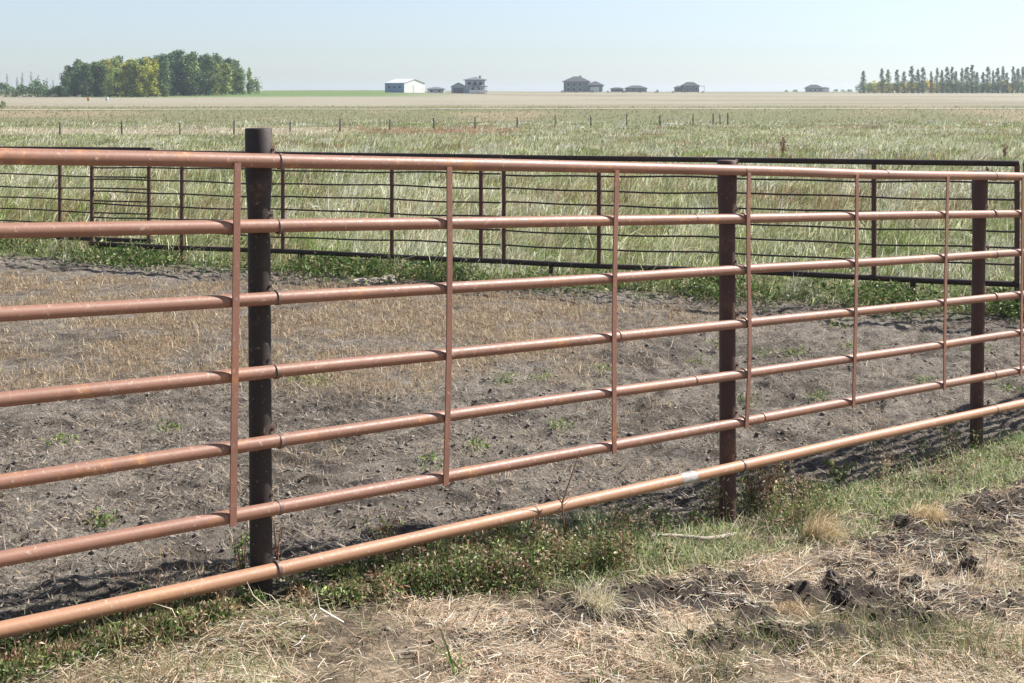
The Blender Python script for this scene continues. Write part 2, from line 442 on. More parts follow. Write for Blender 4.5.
for i, s in enumerate(post_s):
    x, y = xy(s, -.078)
    zt = rail_z(0, s) + [.1, .123, .052, .03, .03, .03][i]
    zb = float(gbase(x, y)) - .25
    pr = post_profile(zt, zb)
    lean = [0, .012, 0.004, -.028, 0, 0][i]
    path = [lp((x + lean * (zt - z) * .5, y, z)) for z, r_ in pr]
    o = tube_obj('post', path, [r_ for z, r_ in pr], M['post'] if i < 2 else M['post_brown'], fence, 28)
    for j, fr in enumerate(FR):            # strap round the rail with a tab bolted to the post
        if i in (0, 4, 5) and j: continue
        sc_ = s + .030 + .006 * ((j * 7 + i * 3) % 4)
        zc = rail_z(fr, sc_); rr = RADS[j] + .0035
        V = []; Fc = []
        seg = 20
        for q, (ds, r_) in enumerate([(-.007, rr - .006), (-.007, rr), (.007, rr), (.007, rr - .006)]):
            for k in range(seg):
                t = 2 * math.pi * k / seg
                cx, cy = xy(sc_ + ds, math.cos(t) * r_)
                V.append(lp((cx, cy, zc + math.sin(t) * r_ + (rail_z(fr, sc_ + ds) - zc))))
        for q in range(3):
            for k in range(seg):
                k2 = (k + 1) % seg; Fc.append((q * seg + k, q * seg + k2, (q + 1) * seg + k2, (q + 1) * seg + k))
        c = mesh_obj('strap', V, Fc, M['strap'], fence, True); fix_normals(c)
        bx = lp((*xy(sc_ - .012, -.040), zc + rr + .012))
        tv = []
        ang = math.atan2(U[1], U[0])
        for (dx, dy, dz) in box_verts(0, 0, 0, .022, .005, .034):
            tv.append(bx + Vector((dx * math.cos(ang) - dy * math.sin(ang), dx * math.sin(ang) + dy * math.cos(ang), dz)))
        mesh_obj('strap_tab', tv, BOXF, M['strap'], c)
        nb = Vector((NV[0], NV[1], 0))
        tube_obj('bolt', [bx + nb * .002, bx + nb * .011], .006, M['dark'], c, 6)
up_px = [(237.5, 233.0), (449.3, 445.8), (617, 614.3), (749, 746.5), (857, 853.5), (948, 944.5), (1023, 1021)]
up_list = [(s_of_px(a, .031), s_of_px(b, .031)) for a, b in up_px] + [(-.97 - .9, -.99 - .9), (-2.9, -2.93), (6.65, 6.63), (7.5, 7.48), (8.4, 8.4), (9.3, 9.3)]
for i, (sa, sb) in enumerate(up_list):
    zt = rail_z(0, sa) - .008; zb = rail_z(FR[5], sb) - .028
    off = .0275 + .0035; hw = .0135; th = .0035
    V = []; K = 14
    bend = .010 * math.sin(i * 2.1) + (.012 if i == 3 else 0)
    for k in range(K + 1):
        f = k / K; s = sa + (sb - sa) * f + bend * math.sin(f * math.pi) - (.010 * math.sin(f * 6.3) if i == 3 else 0)
        z = zt + (zb - zt) * f
        for (ds, dn) in ((-hw, -th), (hw, -th), (hw, th), (-hw, th)):
            V.append(lp((*xy(s + ds, off + dn), z)))
    Fc = []
    for k in range(K):
        for q in range(4): Fc.append((k * 4 + q, k * 4 + (q + 1) % 4, (k + 1) * 4 + (q + 1) % 4, (k + 1) * 4 + q))
    Fc.append((3, 2, 1, 0)); Fc.append((K * 4, K * 4 + 1, K * 4 + 2, K * 4 + 3))
    o = mesh_obj('upright', V, Fc, M['upright'], fence); fix_normals(o)

# ------------------------------------------------------------------ far corral panels
FD = Vector((5.38 + 5.63, 13.10 - 17.07, 0)).normalized()
def far_t(px, off=0.0):
    tx = (px - CX) / F
    nrm = Vector((FD.y, -FD.x, 0))            # towards the camera
    p0 = Vector((FX0, FY0, 0)) - nrm * off
    d = (p0.x * FD.y - p0.y * FD.x) / (tx * FD.y - FD.x)
    return Vector((tx * d, d, 0))
def panel(name, px0, px1, off, ytop, ybot, verts, label, legs=(), rodpx=None, thick=.032, diag=False):
    a = far_t(px0, off); b = far_t(px1, off)
    zt0, zt1 = -(ytop[0] - HY) / F * a.y, -(ytop[1] - HY) / F * b.y
    zb0, zb1 = -(ybot[0] - HY) / F * a.y, -(ybot[1] - HY) / F * b.y
    root = empty(name, ((a + b) / 2).to_tuple()[:2] + (float(gbase((a.x + b.x) / 2, (a.y + b.y) / 2)),))
    og = Vector(root.location)
    tag(root, label, 'corral panel', 'dark steel panels along the far side of the pen')
    L = (b - a).length
    def pt(f, g):
        p = a + (b - a) * f; zt = zt0 + (zt1 - zt0) * f; zb = zb0 + (zb1 - zb0) * f
        return Vector((p.x, p.y, zt + (zb - zt) * g)) - og
    k = 14
    tube_obj('top_rail', [pt(f, 0) for f in np.linspace(0, 1, k)], thick, M['dark'], root, 10)
    tube_obj('bottom_rail', [pt(f, 1 + .006 * math.sin(f * 9)) for f in np.linspace(0, 1, k)], thick, M['dark'], root, 10)
    for j, g in enumerate((.165, .302, .437, .572, .705, .845)):
        ph = random.random() * 6
        tube_obj('rod', [pt(f, g + .007 * math.sin(f * 11 + ph) + .004 * math.sin(f * 27 + ph)) for f in np.linspace(.002, .998, 30)], .0105, M['rod'], root, 8)
    for (vp, foot) in verts:
        q = far_t(vp, off); f = (q - a).length / L
        f = min(max(f, .002), .998)
        p1 = pt(f, 0); p2 = pt(f, 1)
        if foot: p2 = p2 + Vector((0, 0, -.30))
        tube_obj('upright', [p1 + Vector((0, 0, .0)), (p1 + p2) / 2, p2], .027, M['dark_red'], root, 10)
    for vp in legs:
        q = far_t(vp, off); f = (q - a).length / L; p2 = pt(f, 1)
        tube_obj('foot', [p2, p2 + Vector((0, 0, -.26))], .03, M['dark'], root, 10)
    return root
panel('corral_panel', -330, 152, .45, (146, 149.6), (220, 241), [(-328, 1), (-200, 0), (-70, 1), (60, 1), (149, 0)],
      'leftmost dark steel panel of the far pen side, overlapping the next one')
panel('corral_panel', 90, 501.6, 0, (151.5, 157), (243.5, 261.0), [(92, 0), (182, 1), (283, 0), (392, 1), (481, 0)],
      'dark steel rod panel seen behind the left fence post, in the far pen side', legs=(300,))
panel('corral_panel', 502.2, 1019, -.03, (157.2, 163.6), (261.3, 284.0), [(504, 0), (599, 0), (729, 0), (874, 0), (1017, 1)],
      'long dark steel rod panel with feet behind the right half of the near fence', legs=(551, 913))
panel('corral_panel', 1024, 1380, 0, (162.6, 168), (283.5, 301), [(1026, 1), (1160, 0), (1300, 1), (1378, 0)],
      'dark steel rod panel cut off by the right edge of the picture')

# ------------------------------------------------------------------ grass and litter
def blade_mesh(name, pos, L, W, az, lean, curl, colr, mat, tipf=None):
    n = len(pos); L = np.broadcast_to(L, n); W = np.broadcast_to(W, n)
    dx = np.cos(az); dy = np.sin(az)
    def step(p, ln, an):
        return p + np.stack([dx * np.sin(an) * ln, dy * np.sin(an) * ln, np.cos(an) * ln], 1)
    p1 = step(pos, L * .5, lean); p2 = step(p1, L * .5, lean + curl)
    fa = az + np.pi / 2 + rng.normal(0, .9, n)
    sd = np.stack([np.cos(fa), np.sin(fa), rng.normal(0, .25, n)], 1)
    V = np.empty((n, 5, 3)); hw = (W / 2)[:, None]
    V[:, 0] = pos - sd * hw; V[:, 1] = pos + sd * hw; V[:, 2] = p1 + sd * hw * .8; V[:, 3] = p1 - sd * hw * .8; V[:, 4] = p2
    b = np.arange(n)[:, None] * 5
    q = b + np.array([[0, 1, 2, 3]]); t = b + np.array([[3, 2, 4]])
    cc = np.repeat(colr[:, None, :], 5, 1)
    return big_mesh(name, V.reshape(-1, 3), q, t, mat, cc.reshape(-1, 3))
def leaf_mesh(name, pos, L, W, colr, mat, updir=.35, parent=None):
    """small pointed leaves, bent along the midrib"""
    n = len(pos)
    d = rng.normal(0, 1, (n, 3)); d[:, 2] += updir; d /= np.linalg.norm(d, axis=1)[:, None]
    k = rng.normal(0, 1, (n, 3)); sd = np.cross(d, k); sd /= np.linalg.norm(sd, axis=1)[:, None] + 1e-9
    L = np.broadcast_to(L, n)[:, None]; W = np.broadcast_to(W, n)[:, None]
    V = np.empty((n, 4, 3)); V[:, 0] = pos; V[:, 1] = pos + d * L * .45 + sd * W / 2; V[:, 2] = pos + d * L; V[:, 2, 2] -= (L * .12)[:, 0]; V[:, 3] = pos + d * L * .45 - sd * W / 2
    b = np.arange(n)[:, None] * 4
    q = b + np.array([[0, 1, 2, 3]])
    return big_mesh(name, V.reshape(-1, 3), q, None, mat, np.repeat(colr[:, None, :], 4, 1).reshape(-1, 3))
def pick(pal, n, jit=.18, w=None):
    pal = np.array(pal, float); w = None if w is None else np.array(w) / np.sum(w)
    i = rng.choice(len(pal), n, p=w); return np.clip(pal[i] * np.exp(rng.normal(0, jit, (n, 1))) * (1 + rng.normal(0, .025, (n, 3))), 0, .9)
def pts3(x, y, dz=0): return np.stack([x, y, gz(x, y) + dz], 1)
def keep(x, y, p): k = rng.random(len(x)) < p; return x[k], y[k]

# 1. straw and dead grass on the verge, in the foreground
def straw():
    n = 330000
    s = rng.uniform(-2.6, 7.2, n); nn = rng.uniform(.0, 3.6, n); x, y = xy(s, nn)
    m = (y > 3.2) & (np.abs(x) < .46 * y + .35) ; x, y = x[m], y[m]
    corral, dry, field, strip, clod = zones(x, y)
    cov = fbm(x * 2.2, y * 2.2, 91, 4)
    p = (1 - corral) * (1 - .75 * strip) * (1 - clod * .74) * np.clip(.12 + 1.6 * sstep(.36, .58, cov), 0, 1) * np.clip((5.4 / y) ** 1.5, 0, 1)
    x, y = keep(x, y, p); n = len(x)
    flow = fbm(x * 1.1, y * 1.1, 92, 3) * 9
    stand = fbm(x * 1.9, y * 1.9, 93, 3)
    lean = np.where(rng.random(n) < np.clip((stand - .55) * 2, .03, .3), rng.uniform(.4, 1.1, n), rng.uniform(1.25, 1.66, n))
    L = rng.gamma(4, .020, n).clip(.02, .20); W = rng.uniform(.0018, .0046, n) * (y / 4.6) ** .5
    c = pick([(.72, .58, .42), (.63, .47, .325), (.80, .71, .58), (.44, .305, .205), (.48, .43, .31), (.26, .18, .13)], n, .2, [3.5, 3, 3.6, 1.4, .5, 1.0])
    gr = sstep(.52, .7, fbm(x * 1.3, y * 1.3, 94, 3))
    g2 = pick([(.22, .25, .11), (.30, .31, .16)], n); k = rng.random(n) < gr * .32; c[k] = g2[k]
    o = blade_mesh('straw_litter', pts3(x, y, rng.uniform(0, .022, n)), L, W, flow + rng.normal(0, .9, n), lean, rng.normal(.1, .45, n), c, M['blade'])
    n = 16000
    s = rng.uniform(-2.4, 7.0, n); nn = rng.uniform(.05, 3.4, n); x, y = xy(s, nn)
    z_ = zones(x, y); x, y = keep(x, y, (1 - z_[0]) * (1 - z_[3]) * (1 - .5 * z_[4]) * (y > 3.2) * np.clip(.1 + 1.6 * sstep(.4, .6, fbm(x * 1.5, y * 1.5, 95, 3)), 0, 1)); n = len(x)
    o2 = blade_mesh('loose_straw', pts3(x, y, rng.uniform(.01, .05, n)), rng.gamma(4, .020, n).clip(.03, .16), rng.uniform(.0013, .0025, n), rng.uniform(0, 6.28, n), rng.uniform(1.15, 1.6, n), rng.normal(.05, .5, n),
                    pick([(.66, .54, .38), (.60, .47, .31), (.70, .61, .46)], n, .12), M['blade'])
    tag(o2, 'loose longer straw stalks on top of the foreground litter', 'straw', kind='stuff')
    tag(o, 'matted dead straw and dry grass lying over the foreground verge', 'straw', kind='stuff')
straw()

# 2. fine green grass along the right part of the fence
def verge_grass():
    n = 150000
    s = rng.uniform(.9, 9.5, n); nn = rng.uniform(-.5, 1.3, n); x, y = xy(s, nn)
    m = (np.abs(x) < .46 * y + .3); x, y = x[m], y[m]
    corral, dry, field, strip, clod = zones(x, y)
    p = np.clip(strip * 1.0, .0, 1) * sstep(.3, 1.7, sn(x, y)[0]) * np.clip((6 / y) ** 1.2, 0, 1) * np.clip(.25 + 1.7 * sstep(.3, .6, fbm(x * 3, y * 3, 96, 3)), 0, 1)
    x, y = keep(x, y, p); n = len(x)
    L = rng.gamma(5, .0115, n).clip(.02, .12); W = rng.uniform(.0025, .0055, n) * (y / 6) ** .5
    c = pick([(.16, .24, .07), (.25, .33, .12), (.40, .42, .24), (.58, .51, .35), (.09, .14, .04)], n, .28, [2.3, 3, 3, 3, 1.5])
    o = blade_mesh('verge_grass', pts3(x, y), L, W, rng.uniform(0, 6.28, n), rng.uniform(.2, 1.3, n), rng.uniform(0, .9, n), c, M['blade'])
    tag(o, 'short green grass growing along the foot of the near fence', 'grass', kind='stuff')
verge_grass()

# 3. leafy weeds under the lowest rail
def fence_weeds():
    pl = []
    for _ in range(1700):
        s = random.uniform(-2.4, 2.4); e = float(edge_n(s))
        nn = random.uniform(-.16 if s < 1.4 else -.06, e + .02)
        if s < .35: nn = random.uniform(-.10, e + .03)
        x, y = xy(s, nn)
        dens = float(vnoise(np.array(s * 2.3), np.array(nn * 3), 97))
        if random.random() > .10 + 1.4 * dens: continue
        if nn > -.02 and random.random() < (s - 1.15) * 1.25: continue
        if s > 1.9 and random.random() < (s - 1.9) * 1.6: continue
        h = random.uniform(.03, .20) * (.3 + 1.3 * dens) * (1.3 if .6 < s < 1.8 else 1.0); h = min(h, max(.03, rail_z(1, s) - float(gz(np.array(x), np.array(y))) - .055 + (.05 if random.random() < .08 else 0))); pl.append((x, y, h, random.uniform(.04, .11)))
    for _ in range(75):           # scattered taller ones right of the middle post and inside the pen
        s = random.choice([random.uniform(2.8, 3.5), random.uniform(2.6, 9)]); nn = random.uniform(-.2, .25); nn = -abs(nn) * .5 - .06 if s < 2.95 or abs(s - 5.3) < .3 else nn; x, y = xy(s, nn)
        pl.append((x, y, random.uniform(.10, .30), random.uniform(.05, .1)))
    pl = np.array(pl); nl = 84
    i = np.repeat(np.arange(len(pl)), nl); n = len(i)
    f = rng.random(n) ** .8; r = pl[i, 3] * np.sqrt(rng.random(n)) * (1.1 - .6 * f); a = rng.uniform(0, 6.28, n)
    x = pl[i, 0] + r * np.cos(a); y = pl[i, 1] + r * np.sin(a)
    pos = pts3(x, y, pl[i, 2] * f)
    base = pick([(.070, .110, .034), (.115, .165, .052), (.17, .21, .075), (.25, .27, .125), (.40, .30, .20), (.24, .15, .09)], len(pl), .28, [2.6, 3, 2.2, 1.2, 1.2, 1.1])
    c = base[i] * np.exp(rng.normal(0, .42, (n, 1)))
    k = rng.random(n) < .16; c[k] = pick([(.50, .38, .28), (.34, .20, .13), (.55, .50, .35)], k.sum())
    o = leaf_mesh('fence_weeds', pos, rng.uniform(.010, .030, n), rng.uniform(.0045, .0115, n), c, M['leafy'])
    tag(o, 'low leafy green weeds crowded under the lowest rail of the near fence', 'weeds', kind='stuff')
    # stems
    ns = 3; i = np.repeat(np.arange(len(pl)), ns); n = len(i)
    x = pl[i, 0] + rng.normal(0, .015, n); y = pl[i, 1] + rng.normal(0, .015, n)
    c = pick([(.25, .16, .09), (.36, .25, .15), (.16, .17, .07)], n)
    o = blade_mesh('weed_stems', pts3(x, y), pl[i, 2] * 1.15 + .03, np.full(n, .0035), rng.uniform(0, 6.28, n), rng.uniform(0, .35, n), rng.uniform(0, .4, n), c, M['blade'])
    tag(o, 'thin upright stems among the weeds under the near fence', 'weeds', kind='stuff')
fence_weeds()

# 4. inside the pen: dry tan grass, flattened litter on the soil, small green seedlings
def pen_grass():
    n = 260000
    y = rng.uniform(4.6, 17.5, n); x = rng.uniform(-1, 1, n) * (.46 * y + .4)
    corral, dry, field, strip, clod = zones(x, y)
    spots = sstep(.60, .72, fbm(x * 1.6, y * 1.6, 101, 4)) * .30
    p = corral * (1 - field) * np.clip(dry * 1.0 + spots, 0, 1) * np.clip((9.5 / y), .3, 1) * np.clip(.30 + 1.5 * sstep(.36, .60, fbm(x * 2.2, y * 2.2, 102, 4)), 0, 1)
    x, y = keep(x, y, p); n = len(x)
    L = rng.gamma(5, .0125, n).clip(.02, .14); W = rng.uniform(.0028, .0055, n) * (y / 9) ** .6
    c = pick([(.53, .40, .26), (.45, .32, .195), (.64, .54, .385), (.31, .21, .13), (.28, .27, .13), (.19, .135, .09)], n, .25, [3, 3, 2.4, 2, .9, 1.5])
    o = blade_mesh('pen_dry_grass', pts3(x, y), L, W, rng.uniform(0, 6.28, n), rng.uniform(.1, 1.25, n), rng.uniform(-.1, .8, n), c, M['blade'])
    tag(o, 'short tan dried grass covering the back of the pen', 'grass', kind='stuff')
    n = 190000
    y = rng.uniform(4.4, 15, n); x = rng.uniform(-1, 1, n) * (.46 * y + .4)
    corral, dry, field, strip, clod = zones(x, y)
    x, y = keep(x, y, corral * (1 - field) * np.clip(7 / y, 0, 1) * np.clip(.25 + 1.3 * sstep(.35, .62, fbm(x * 1.4, y * 1.4, 103, 4)), 0, 1)); n = len(x)
    c = pick([(.36, .305, .25), (.46, .39, .31), (.27, .225, .185), (.42, .32, .20), (.17, .14, .12)], n, .2, [3, 2, 3, 1, 2])
    o = blade_mesh('pen_litter', pts3(x, y, rng.uniform(.001, .012, n)), rng.gamma(3, .013, n).clip(.010, .12), rng.uniform(.0025, .0075, n), rng.uniform(0, 6.28, n),
                   rng.uniform(1.0, 1.6, n), rng.normal(0, .35, n), c, M['blade'])
    tag(o, 'bits of trodden hay and chaff strewn over the grey pen soil', 'litter', kind='stuff')
    n = 1900
    cxy = np.array([(*at(px, py)[:2],) for (px, py) in PENSPOTS]); k = rng.integers(0, len(cxy), n)
    x = cxy[k, 0] + rng.normal(0, .055, n) * (cxy[k, 1] / 9); y = cxy[k, 1] + rng.normal(0, .07, n) * (cxy[k, 1] / 9)
    c = pick([(.15, .24, .05), (.22, .31, .09), (.11, .17, .04), (.33, .31, .14)], n, .2)
    o = leaf_mesh('pen_seedlings', pts3(x, y, rng.uniform(0, .05, n)), rng.uniform(.02, .05, n), rng.uniform(.007, .015, n), c, M['leafy'])
    tag(o, 'small green seedlings sprouting here and there in the pen soil', 'weeds', kind='stuff')
PENSPOTS = [(480, 350), (505, 382), (765, 356), (795, 353), (700, 362), (745, 400), (640, 300), (900, 320), (840, 325), (560, 430), (815, 400), (925, 385),
            (1005, 388), (60, 445), (300, 380), (320, 385), (540, 380), (700, 330), (480, 450), (850, 350), (430, 465), (720, 345), (600, 372), (170, 430), (980, 350)]
pen_grass()

# 5. crumbs of soil on the pen floor and in the dug verge
def crumbs():
    n = 26000
    y = rng.uniform(4.0, 12, n); x = rng.uniform(-1, 1, n) * (.46 * y + .4)
    corral, dry, field, strip, clod = zones(x, y)
    x, y = keep(x, y, np.clip(corral * (1 - dry) * (1 - field) * np.clip((6.5 / y) ** 1.5, 0, 1) * .8 + clod * 1.2, 0, 1))
    n = len(x); r = rng.gamma(2.0, .0030, n).clip(.003, .017)
    ico = np.array([(0, 0, 1), (.94, 0, .33), (-.47, .82, .33), (-.47, -.82, .33), (.47, .82, -.33), (-.94, 0, -.33), (.47, -.82, -.33), (0, 0, -1)])
    tri = np.array([(0, 1, 2), (0, 2, 3), (0, 3, 1), (1, 4, 2), (2, 5, 3), (3, 6, 1), (1, 6, 4), (2, 4, 5), (3, 5, 6), (7, 5, 4), (7, 6, 5), (7, 4, 6)])
    P = pts3(x, y, r * .25)
    V = P[:, None, :] + ico[None] * r[:, None, None] * (1 + rng.normal(0, .36, (n, 8, 1))) * np.array([1.25, 1.25, .6])
    T = (np.arange(n)[:, None, None] * 8 + tri[None]).reshape(-1, 3)
    clod = zones(x, y)[4]
    c = mixc(pick([(.22, .19, .165), (.18, .155, .135), (.25, .215, .185)], n, .1), pick([(.085, .070, .060), (.14, .117, .10)], n, .25), np.clip(clod * 2, 0, 1))
    o = big_mesh('soil_crumbs', V.reshape(-1, 3), None, T, M['soilbit'], np.repeat(c[:, None], 8, 1).reshape(-1, 3))
    tag(o, 'loose crumbs of soil lying on the pen floor and dug verge', 'soil', kind='stuff')
def mat_soilbit():
    m, n, b = newmat('soil_bits'); a = N(n, 'ShaderNodeAttribute', attribute_name='Col')
    n.links.new(a.outputs[0], b.inputs['Base Color']); b.inputs['Roughness'].default_value = .97; b.inputs['Specular IOR Level'].default_value = .1
    g = N(n, 'ShaderNodeNewGeometry').outputs['Position']; t = noise(n, 130, 4, .6, g); bump(n, b, t.outputs[0], .6, .008); return m
M['soilbit'] = mat_soilbit()
crumbs()

# 6. tall pasture grass beyond the far panels
def pasture():
    nt_ = 17000; e = .45; a, b = 13.0, 150.0
    ty = (a ** e + rng.random(nt_) * (b ** e - a ** e)) ** (1 / e); tx = rng.uniform(-1, 1, nt_) * (.46 * ty + .6)
    yf = FY0 + (tx - FX0) * FSL
    patch = fbm(tx / 2.6, ty / 4, 111, 4); m = (ty > yf - .35 + .5 * (patch - .5))
    tx, ty, patch = tx[m], ty[m], patch[m]; nt_ = len(tx); near = sstep(22, 14, ty)
    big = fbm(tx / 7, ty / 7, 112, 3); mid = fbm(tx / 1.6, ty / 2.6, 115, 2); streak = .55 * fbm(tx / 26, ty / 8, 113, 3) + .45 * fbm(tx / 2.2, ty / 4, 116, 2)
    right = sstep(-.05, .25, tx / ty)
    pal = np.array([(.55, .55, .34), (.34, .38, .16), (.165, .20, .065), (.33, .23, .13), (.72, .70, .53), (.25, .36, .09)])
    wts = np.stack([.5 + 3.0 * sstep(.46, .60, big), 1.2 + 0 * big, 1.0 + 1.0 * near + 2.2 * sstep(.52, .42, mid), .4 + (3.6 + 2.4 * right) * sstep(.50, .60, streak),
                    .25 + 3.4 * sstep(.52, .66, mid) * (1 + .8 * sstep(24, 34, ty) * sstep(90, 55, ty)), .2 + 2.2 * sstep(.54, .64, fbm(tx / 3, ty / 4, 114, 3))], 1)
    cw = np.cumsum(wts / wts.sum(1)[:, None], 1); ti = (rng.random(nt_)[:, None] > cw).sum(1).clip(0, 5)
    tc = pal[ti] * np.exp(rng.normal(0, .18, (nt_, 1)))
    t_ = tx / ty; bnd = sstep(110, 114, ty) * sstep(133, 126, ty)
    k = rng.random(nt_) < bnd * sstep(-.11, -.16, t_) * .9; tc[k] = np.array((.64, .56, .43)) * np.exp(rng.normal(0, .1, (k.sum(), 1)))
    k = rng.random(nt_) < bnd * sstep(-.14, -.10, t_) * sstep(.02, -.02, t_) * .6; tc[k] = np.array((.42, .24, .155)) * np.exp(rng.normal(0, .15, (k.sum(), 1)))
    K = 20; i = np.repeat(np.arange(nt_), K); n = len(i)
    sp = (.05 + .0042 * ty)[i]
    x = tx[i] + rng.normal(0, 1, n) * sp; y = ty[i] + rng.normal(0, 1, n) * sp
    c = tc[i] * np.exp(rng.normal(0, .22, (n, 1)))
    k = rng.random(n) < .18; c[k] = pal[rng.integers(0, 6, k.sum())]
    th = rng.gamma(9, .042, nt_).clip(.14, .75) * (.5 + 1.0 * patch) * (1 - .2 * near) * np.array([1.1, .95, .75, .95, 1.2, .8])[ti]
    L = th[i] * rng.uniform(.55, 1.2, n); W = (.005 + y * .00040) * rng.uniform(.6, 1.4, n)
    az = rng.normal(.1, .7, nt_)[i] + rng.normal(0, .8, n)
    o = blade_mesh('pasture_grass', pts3(x, y, -.02), L, W, az, rng.uniform(.05, 1.0, n), rng.uniform(.2, 1.3, n), np.clip(c, 0, .85), M['blade'])
    tag(o, 'tall pale green pasture grass blown over beyond the far panels', 'grass', kind='stuff')
pasture()
def panel_weeds():
    n = 52000
    x = rng.uniform(-9, 9, n); yf = FY0 + (x - FX0) * FSL
    off = rng.normal(-.10, .38, n); y = yf + off
    d = fbm(x * 1.3, off * .7, 121, 3); h = np.interp(x, [-9, -2, 0, 8], [.17, .13, .16, .26]) * (.2 + 1.6 * d)
    k = rng.random(n) < .05 + 1.4 * sstep(.38, .62, d); x, y, h = x[k], y[k], h[k]; n = len(x)
    c = pick([(.075, .13, .032), (.12, .19, .05), (.19, .25, .08), (.30, .30, .15), (.36, .27, .16)], n, .25, [3, 3, 2, 1, .8])
    o = leaf_mesh('panel_weeds', pts3(x, y, h * rng.random(n)), rng.uniform(.03, .09, n), rng.uniform(.012, .028, n), c, M['leafy'])
    tag(o, 'green weeds grown up along the foot of the far panels', 'weeds', kind='stuff')
panel_weeds()
def far_tufts():
    n = 26000
    y = rng.uniform(150, 330, n); x = rng.uniform(-1, 1, n) * (.46 * y)
    k = (y < 226 + rng.normal(0, 12, n)) & (np.abs(y - 203 - x * .045) > 3.0); x, y = x[k], y[k]; n = len(x)
    c = np.where((y < 228)[:, None], pick([(.34, .33, .18), (.40, .36, .23), (.46, .41, .29), (.27, .28, .13)], n), pick([(.42, .36, .26), (.34, .28, .19)], n, .1))
    o = blade_mesh('far_grass_tufts', pts3(x, y, -.02), rng.uniform(.2, .45, n) * np.where(y < 228, 1, .4), rng.uniform(.06, .16, n), rng.normal(0, .9, n), rng.uniform(.1, .8, n), rng.uniform(0, .6, n), c, M['blade'])
    tag(o, 'rough grass and stubble on the far pasture', 'grass', kind='stuff')
far_tufts()

# greenish rough growth at the lower right corner
def corner_growth():
    n = 5500
    cs = [(*at(px, py)[:2], r) for (px, py, r) in ((880, 630, .16), (930, 650, .22), (985, 640, .2), (860, 655, .16), (1010, 585, .10), (770, 648, .10), (680, 640, .10), (690, 668, .12), (1015, 660, .2), (40, 672, .25), (180, 665, .2), (640, 560, .15))]
    cs = np.array(cs); k = rng.choice(len(cs), n, p=cs[:, 2] ** 1.5 / (cs[:, 2] ** 1.5).sum())
    x = cs[k, 0] + rng.normal(0, 1, n) * cs[k, 2]; y = cs[k, 1] + rng.normal(0, .8, n) * cs[k, 2]
    c = pick([(.17, .20, .075), (.26, .27, .13), (.40, .33, .20), (.12, .14, .045), (.30, .19, .11)], n, .2, [3, 3, 2, 1.5, 1])
    o = blade_mesh('verge_regrowth', pts3(x, y), rng.gamma(5, .014, n).clip(.02, .15), rng.uniform(.002, .0042, n), rng.uniform(0, 6.28, n), rng.uniform(.2, 1.2, n), rng.uniform(0, .8, n), c, M['blade'])
    tag(o, 'thin olive regrowth pushing through the straw at the picture bottom', 'grass', kind='stuff')
corner_growth()

# ------------------------------------------------------------------ single small things on the ground
def lump(name, px, py, r, mat, label, cat, group=None, flat=.7, seed=0, pos=None):
    x, y, z = at(px, py) if pos is None else pos
    z = float(gz(x, y)); rg = np.random.default_rng(seed + 400)
    V = []; Fc = []; nu, nv = 20, 14; sq = rg.uniform(.75, 1.3, 2)
    for j in range(nv + 1):
        ph = math.pi * j / nv
        for i in range(nu):
            th = 2 * math.pi * i / nu
            d = Vector((math.sin(ph) * math.cos(th), math.sin(ph) * math.sin(th), math.cos(ph)))
            k = .40 + 1.15 * float(fbm(np.array(d.x * 2.3 + seed * 3.1 + d.z * 1.6), np.array(d.y * 2.3 - d.z * 1.9 + 9), 7 + seed, 4, 2.4, .6))
            V.append((d.x * r * k * sq[0], d.y * r * k * sq[1], d.z * r * k * flat))
    for j in range(nv):
        for i in range(nu):
            i2 = (i + 1) % nu; Fc.append((j * nu + i, (j + 1) * nu + i, (j + 1) * nu + i2, j * nu + i2))
    o = mesh_obj(name, V, Fc, mat, None, False); o.location = (x, y, z + r * flat * .35); o.rotation_euler = (0, 0, rg.uniform(0, 6))
    tag(o, label, cat, group); return o
G = 'dark clods of dug soil on the verge'
for i, (px, py, r, lab) in enumerate([
        (832, 581, .036, 'dark soil clod beside the pale straw stalk on the dug verge'),
        (843, 598, .034, 'dark soil clod just below the one beside the straw stalk'),
        (915, 592, .045, 'broad dark soil clod in the middle of the right verge'),
        (943, 577, .038, 'left of two small dark clods near the right edge'),
        (970, 571, .042, 'right of two small dark clods near the right edge'),
        (977, 543, .045, 'dark clod on the bare dug soil at the right edge'),
        (601, 628, .038, 'dark soil clod below the pale grass tussock'),
        (657, 603, .040, 'dark clod in the straw right of the pale tussock'),
        (497, 640, .028, 'single small dark clod in the straw at the bottom centre')]):
    lump('soil_clod', px, py, r, M['clod'], lab, 'clod', G, .75, i)
lump('stone', 748, 607, .022, M['stone'], 'small whitish stone among dark clods on the verge', 'stone', None, .7, 30)
lump('stone', 980, 600, .032, M['stone'], 'pale tan stone at the right edge of the verge', 'stone', None, .6, 31)
for i, (px, py, r, lab) in enumerate([(362, 284, .13, 'leftmost flat pale lump by the far panels'), (374, 283, .11, 'middle flat pale lump by the far panels'), (388, 282, .10, 'rightmost flat pale lump by the far panels')]):
    lump('stone', px, py, r, M['stone'], lab, 'stone', 'pale lumps at the foot of the far panels', .4, 33 + i)

